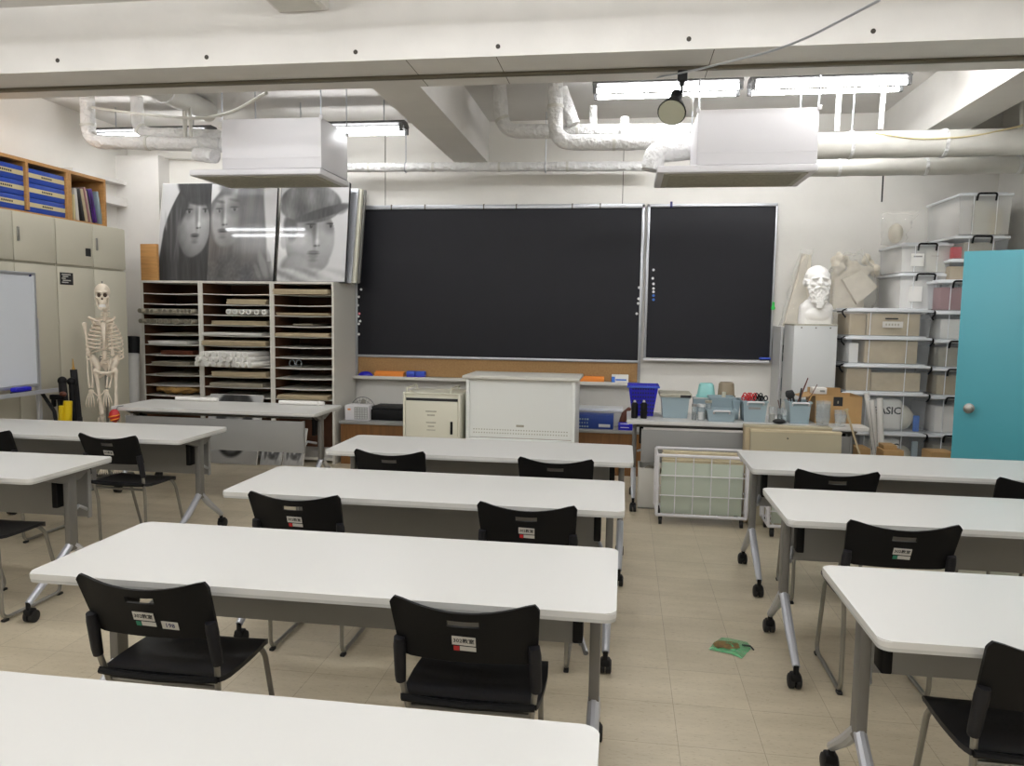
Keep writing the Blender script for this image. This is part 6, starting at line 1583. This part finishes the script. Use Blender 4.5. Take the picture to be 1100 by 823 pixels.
bmesh.ops.bisect_plane(bm_.bm, geom=bm_.bm.verts[:]+bm_.bm.edges[:]+bm_.bm.faces[:], plane_co=(0, 0, bz), plane_no=(0, 0, -1), clear_outer=True)
e_ = [e for e in bm_.bm.edges if e.is_boundary]; bmesh.ops.holes_fill(bm_.bm, edges=e_)
for v in bm_.bm.verts:
    for s in (-1, 1):
        q = Vector(hp(s*.043, -.125, .422)); d = math.hypot((v.co.x-q.x)/1.5, (v.co.z-q.z))
        if v.co.y < by-.03*k_: v.co.y += .02*k_*(1-sm(.004*k_, .024*k_, d)) - .012*k_*(1-sm(.003*k_, .012*k_, d))
        x = (v.co.x-bx)/k_; z = (v.co.z-bz)/k_
    if z < .2: v.co.x = max(bx-.178*k_, min(bx+.178*k_, v.co.x))      # arm stumps cut straight
o = single(bm_, 'plaster_bust', M['plaster'], 'white plaster bust of a bearded man on the grey cabinet', 'bust', ang=70)
# ---- bagged casts
def bag_film(par, c, r, seed, pinch=None, nu=30, nv=20):
    mb = MB().ell(c, r, nu, nv); c = Vector(c)
    for v in mb.bm.verts:
        d = v.co-c; n1 = noise.noise(v.co*9+Vector((seed, 0, 0))); n2 = noise.noise(v.co*26+Vector((0, seed, 0)))
        v.co += d*(.18*n1+.1*n2)
        if pinch:
            h = (v.co.z-c.z)/r[2]
            if h > .3: f = 1-pinch*(h-.3)/.7; v.co.x = c.x+(v.co.x-c.x)*f; v.co.y = c.y+(v.co.y-c.y)*f
        v.co.z = max(v.co.z, c.z-r[2]); v.co.y = min(v.co.y, YB-.008)
    return part(mb, 'plastic_bag', M['bag'], par, ang=25)
def cpt(px, py, y): return at(px, py, y=y)
a = cpt(854, 310, 7.68); lo, hi = hz, cpt(868, 268, 7.68).z
t = thing('bagged_plaster_cast', 'tall triangular plaster cast in a clear bag left of the bust', 'plaster cast', (a.x, 7.68, hz))
xL, xR_, xT = cpt(840, 340, 7.68).x, cpt(868, 340, 7.68).x, cpt(866, 272, 7.68).x
part(MB().prism([(xL+.01, 7.64, lo+.002), (xR_, 7.64, lo+.002), (xR_, 7.66, hi-.06), (xT-.03, 7.66, hi-.04)], (0, .07, 0)), 'cast', M['plaster_old'], t)
mb = MB(); n = 9; vs = []
for i in range(n+1):
    f = i/n; z = lo+.003+(hi-lo)*f; x0_ = xL-.02+(xT-.04-xL)*f; x1_ = xR_+.02
    for k in range(14):
        q = 2*PI*k/14; x = (x0_+x1_)/2+(x1_-x0_)/2*math.cos(q); y = 7.69+.075*(1-.6*f)*math.sin(q)
        p = Vector((x, y, z)); vs.append(p+Vector((noise.noise(p*17), noise.noise(p*17+Vector((3, 0, 0))), 0))*.022)
fs = [(i*14+k, i*14+(k+1) % 14, (i+1)*14+(k+1) % 14, (i+1)*14+k) for i in range(n) for k in range(14)]
mb.add(vs, fs); part(mb, 'plastic_bag', M['bag'], t, ang=25)
a = cpt(915, 298, 7.66); R = (cpt(944, 300, 7.66).x-cpt(889, 300, 7.66).x)/2; ht = cpt(915, 271, 7.66).z-hz
t = thing('bagged_plaster_cast', 'plaster relief in crumpled clear plastic right of the bust', 'plaster cast', (a.x, 7.66, hz))
cz_ = hz+ht/2
mb = MB()
dm = [cpt(905, 300, 7.6), cpt(926, 290, 7.6), cpt(943, 308, 7.6), cpt(921, 327, 7.6)]
mb.prism([(p.x, 7.6, max(hz+.004, p.z)) for p in dm], (0, .06, 0)); part(mb, 'slab', M['plaster_old'], t)
mb = MB(); random.seed(11)
for q in range(30):
    px = random.uniform(893, 940); py = random.uniform(273, 293); p = cpt(px, py, 7.7)
    mb.ell((p.x, 7.68+random.uniform(-.04, .03), p.z), random.uniform(.025, .05), 10, 7)
mb.box(a.x-R*.7, a.x+R*.55, 7.66, 7.78, hz+.003, hz+ht*.75)
part(remeshed(mb, .012, 2), 'relief', M['plaster_old'], t, ang=60)
bag_film(t, (a.x, 7.69, hz+ht/2+.003), (R*1.02, .19, ht/2), 5)
a = cpt(966, 247, 7.5); hb = wz[2]
t = thing('crumpled_bag', 'crumpled clear plastic bag on the milky boxes, against the wall', 'bag', (a.x, 7.5, hb))
zt_ = cpt(966, 229, 7.5).z; R = (cpt(987, 240, 7.5).x-cpt(948, 240, 7.5).x)/2
mb = MB(); n = 10; vs = []
for i in range(n+1):
    f = i/n; z = hb+.003+(zt_-hb)*f; w = R*(.45+.6*f-.15*f*f)
    for k in range(18):
        q = 2*PI*k/18; p = Vector((a.x-.05*(1-f)+w*math.cos(q), 7.5+.13*math.sin(q), z))
        vs.append(p+Vector((noise.noise(p*13), noise.noise(p*13+Vector((3, 0, 0))), .5*noise.noise(p*15)*f))*.05)
fs = [(i*18+k, i*18+(k+1) % 18, (i+1)*18+(k+1) % 18, (i+1)*18+k) for i in range(n) for k in range(18)]+[tuple(range(17, -1, -1))]
mb.add(vs, fs); part(mb, 'bag_skin', M['bag'], t, ang=25)
mb = MB().ell((a.x-.03, 7.5, hb+.1), (R*.4, .07, .09), 16, 10); part(mb, 'wrapped_object', M['plaster_old'], t)
# ================================================================== LITTER ON THE FLOOR
g = [at(px, py, z=.004) for px, py in ((761, 697.5), (767, 690.5), (775, 685), (790, 686.5), (803, 690), (806.5, 697), (797, 707.5), (785, 703), (772, 700.5))]
c_ = sum(g, Vector())/len(g)
t = thing('crumpled_bag', 'small torn green plastic bag with brown crumbs on the aisle floor', 'litter', (c_.x, c_.y, 0))
mb = MB(); rings = 5; vs = [Vector((c_.x, c_.y, .022))]
G = densify(g+[g[0]], .03)[:-1]; n = len(G)
for k in range(1, rings+1):
    f = k/rings
    for p in G: q = c_+(p-c_)*f; vs.append(Vector((q.x, q.y, .002+.02*(1-f)+.012*abs(noise.noise(q*30)))))
fs = [(0, 1+i, 1+(i+1) % n) for i in range(n)]+[(1+(k-1)*n+i, 1+k*n+i, 1+k*n+(i+1) % n, 1+(k-1)*n+(i+1) % n) for k in range(1, rings) for i in range(n)]
mb.add(vs, fs); part(mb, 'bag_film', M['bag_green'], t, ang=20)
a = at(781, 693.5, z=.01)
mb = MB().ell((a.x, a.y, .012), (.065, .045, .01), 18, 10)
for v in mb.bm.verts: v.co += Vector((noise.noise(v.co*40), noise.noise(v.co*40+Vector((3, 0, 0))), 0))*.012
part(mb, 'crumbs', M['amber'], t)
a, b = at(797, 693, z=.012), at(806, 694, z=.012); part(MB().tube([a, b, b+Vector((.01, -.03, -.004))], .004, 6), 'dark_tie', M['ink'], t)
# ================================================================== LOOK
w = bpy.data.worlds.new('world'); sc.world = w; w.use_nodes = True
w.node_tree.nodes['Background'].inputs['Color'].default_value = (.8, .85, 1, 1); w.node_tree.nodes['Background'].inputs['Strength'].default_value = .02
vs_ = sc.view_settings; vs_.view_transform = 'Standard'; vs_.look = 'None'; vs_.gamma = 1; vs_.exposure = .1; vs_.use_curve_mapping = False
sc.cycles.transparent_max_bounces = 24
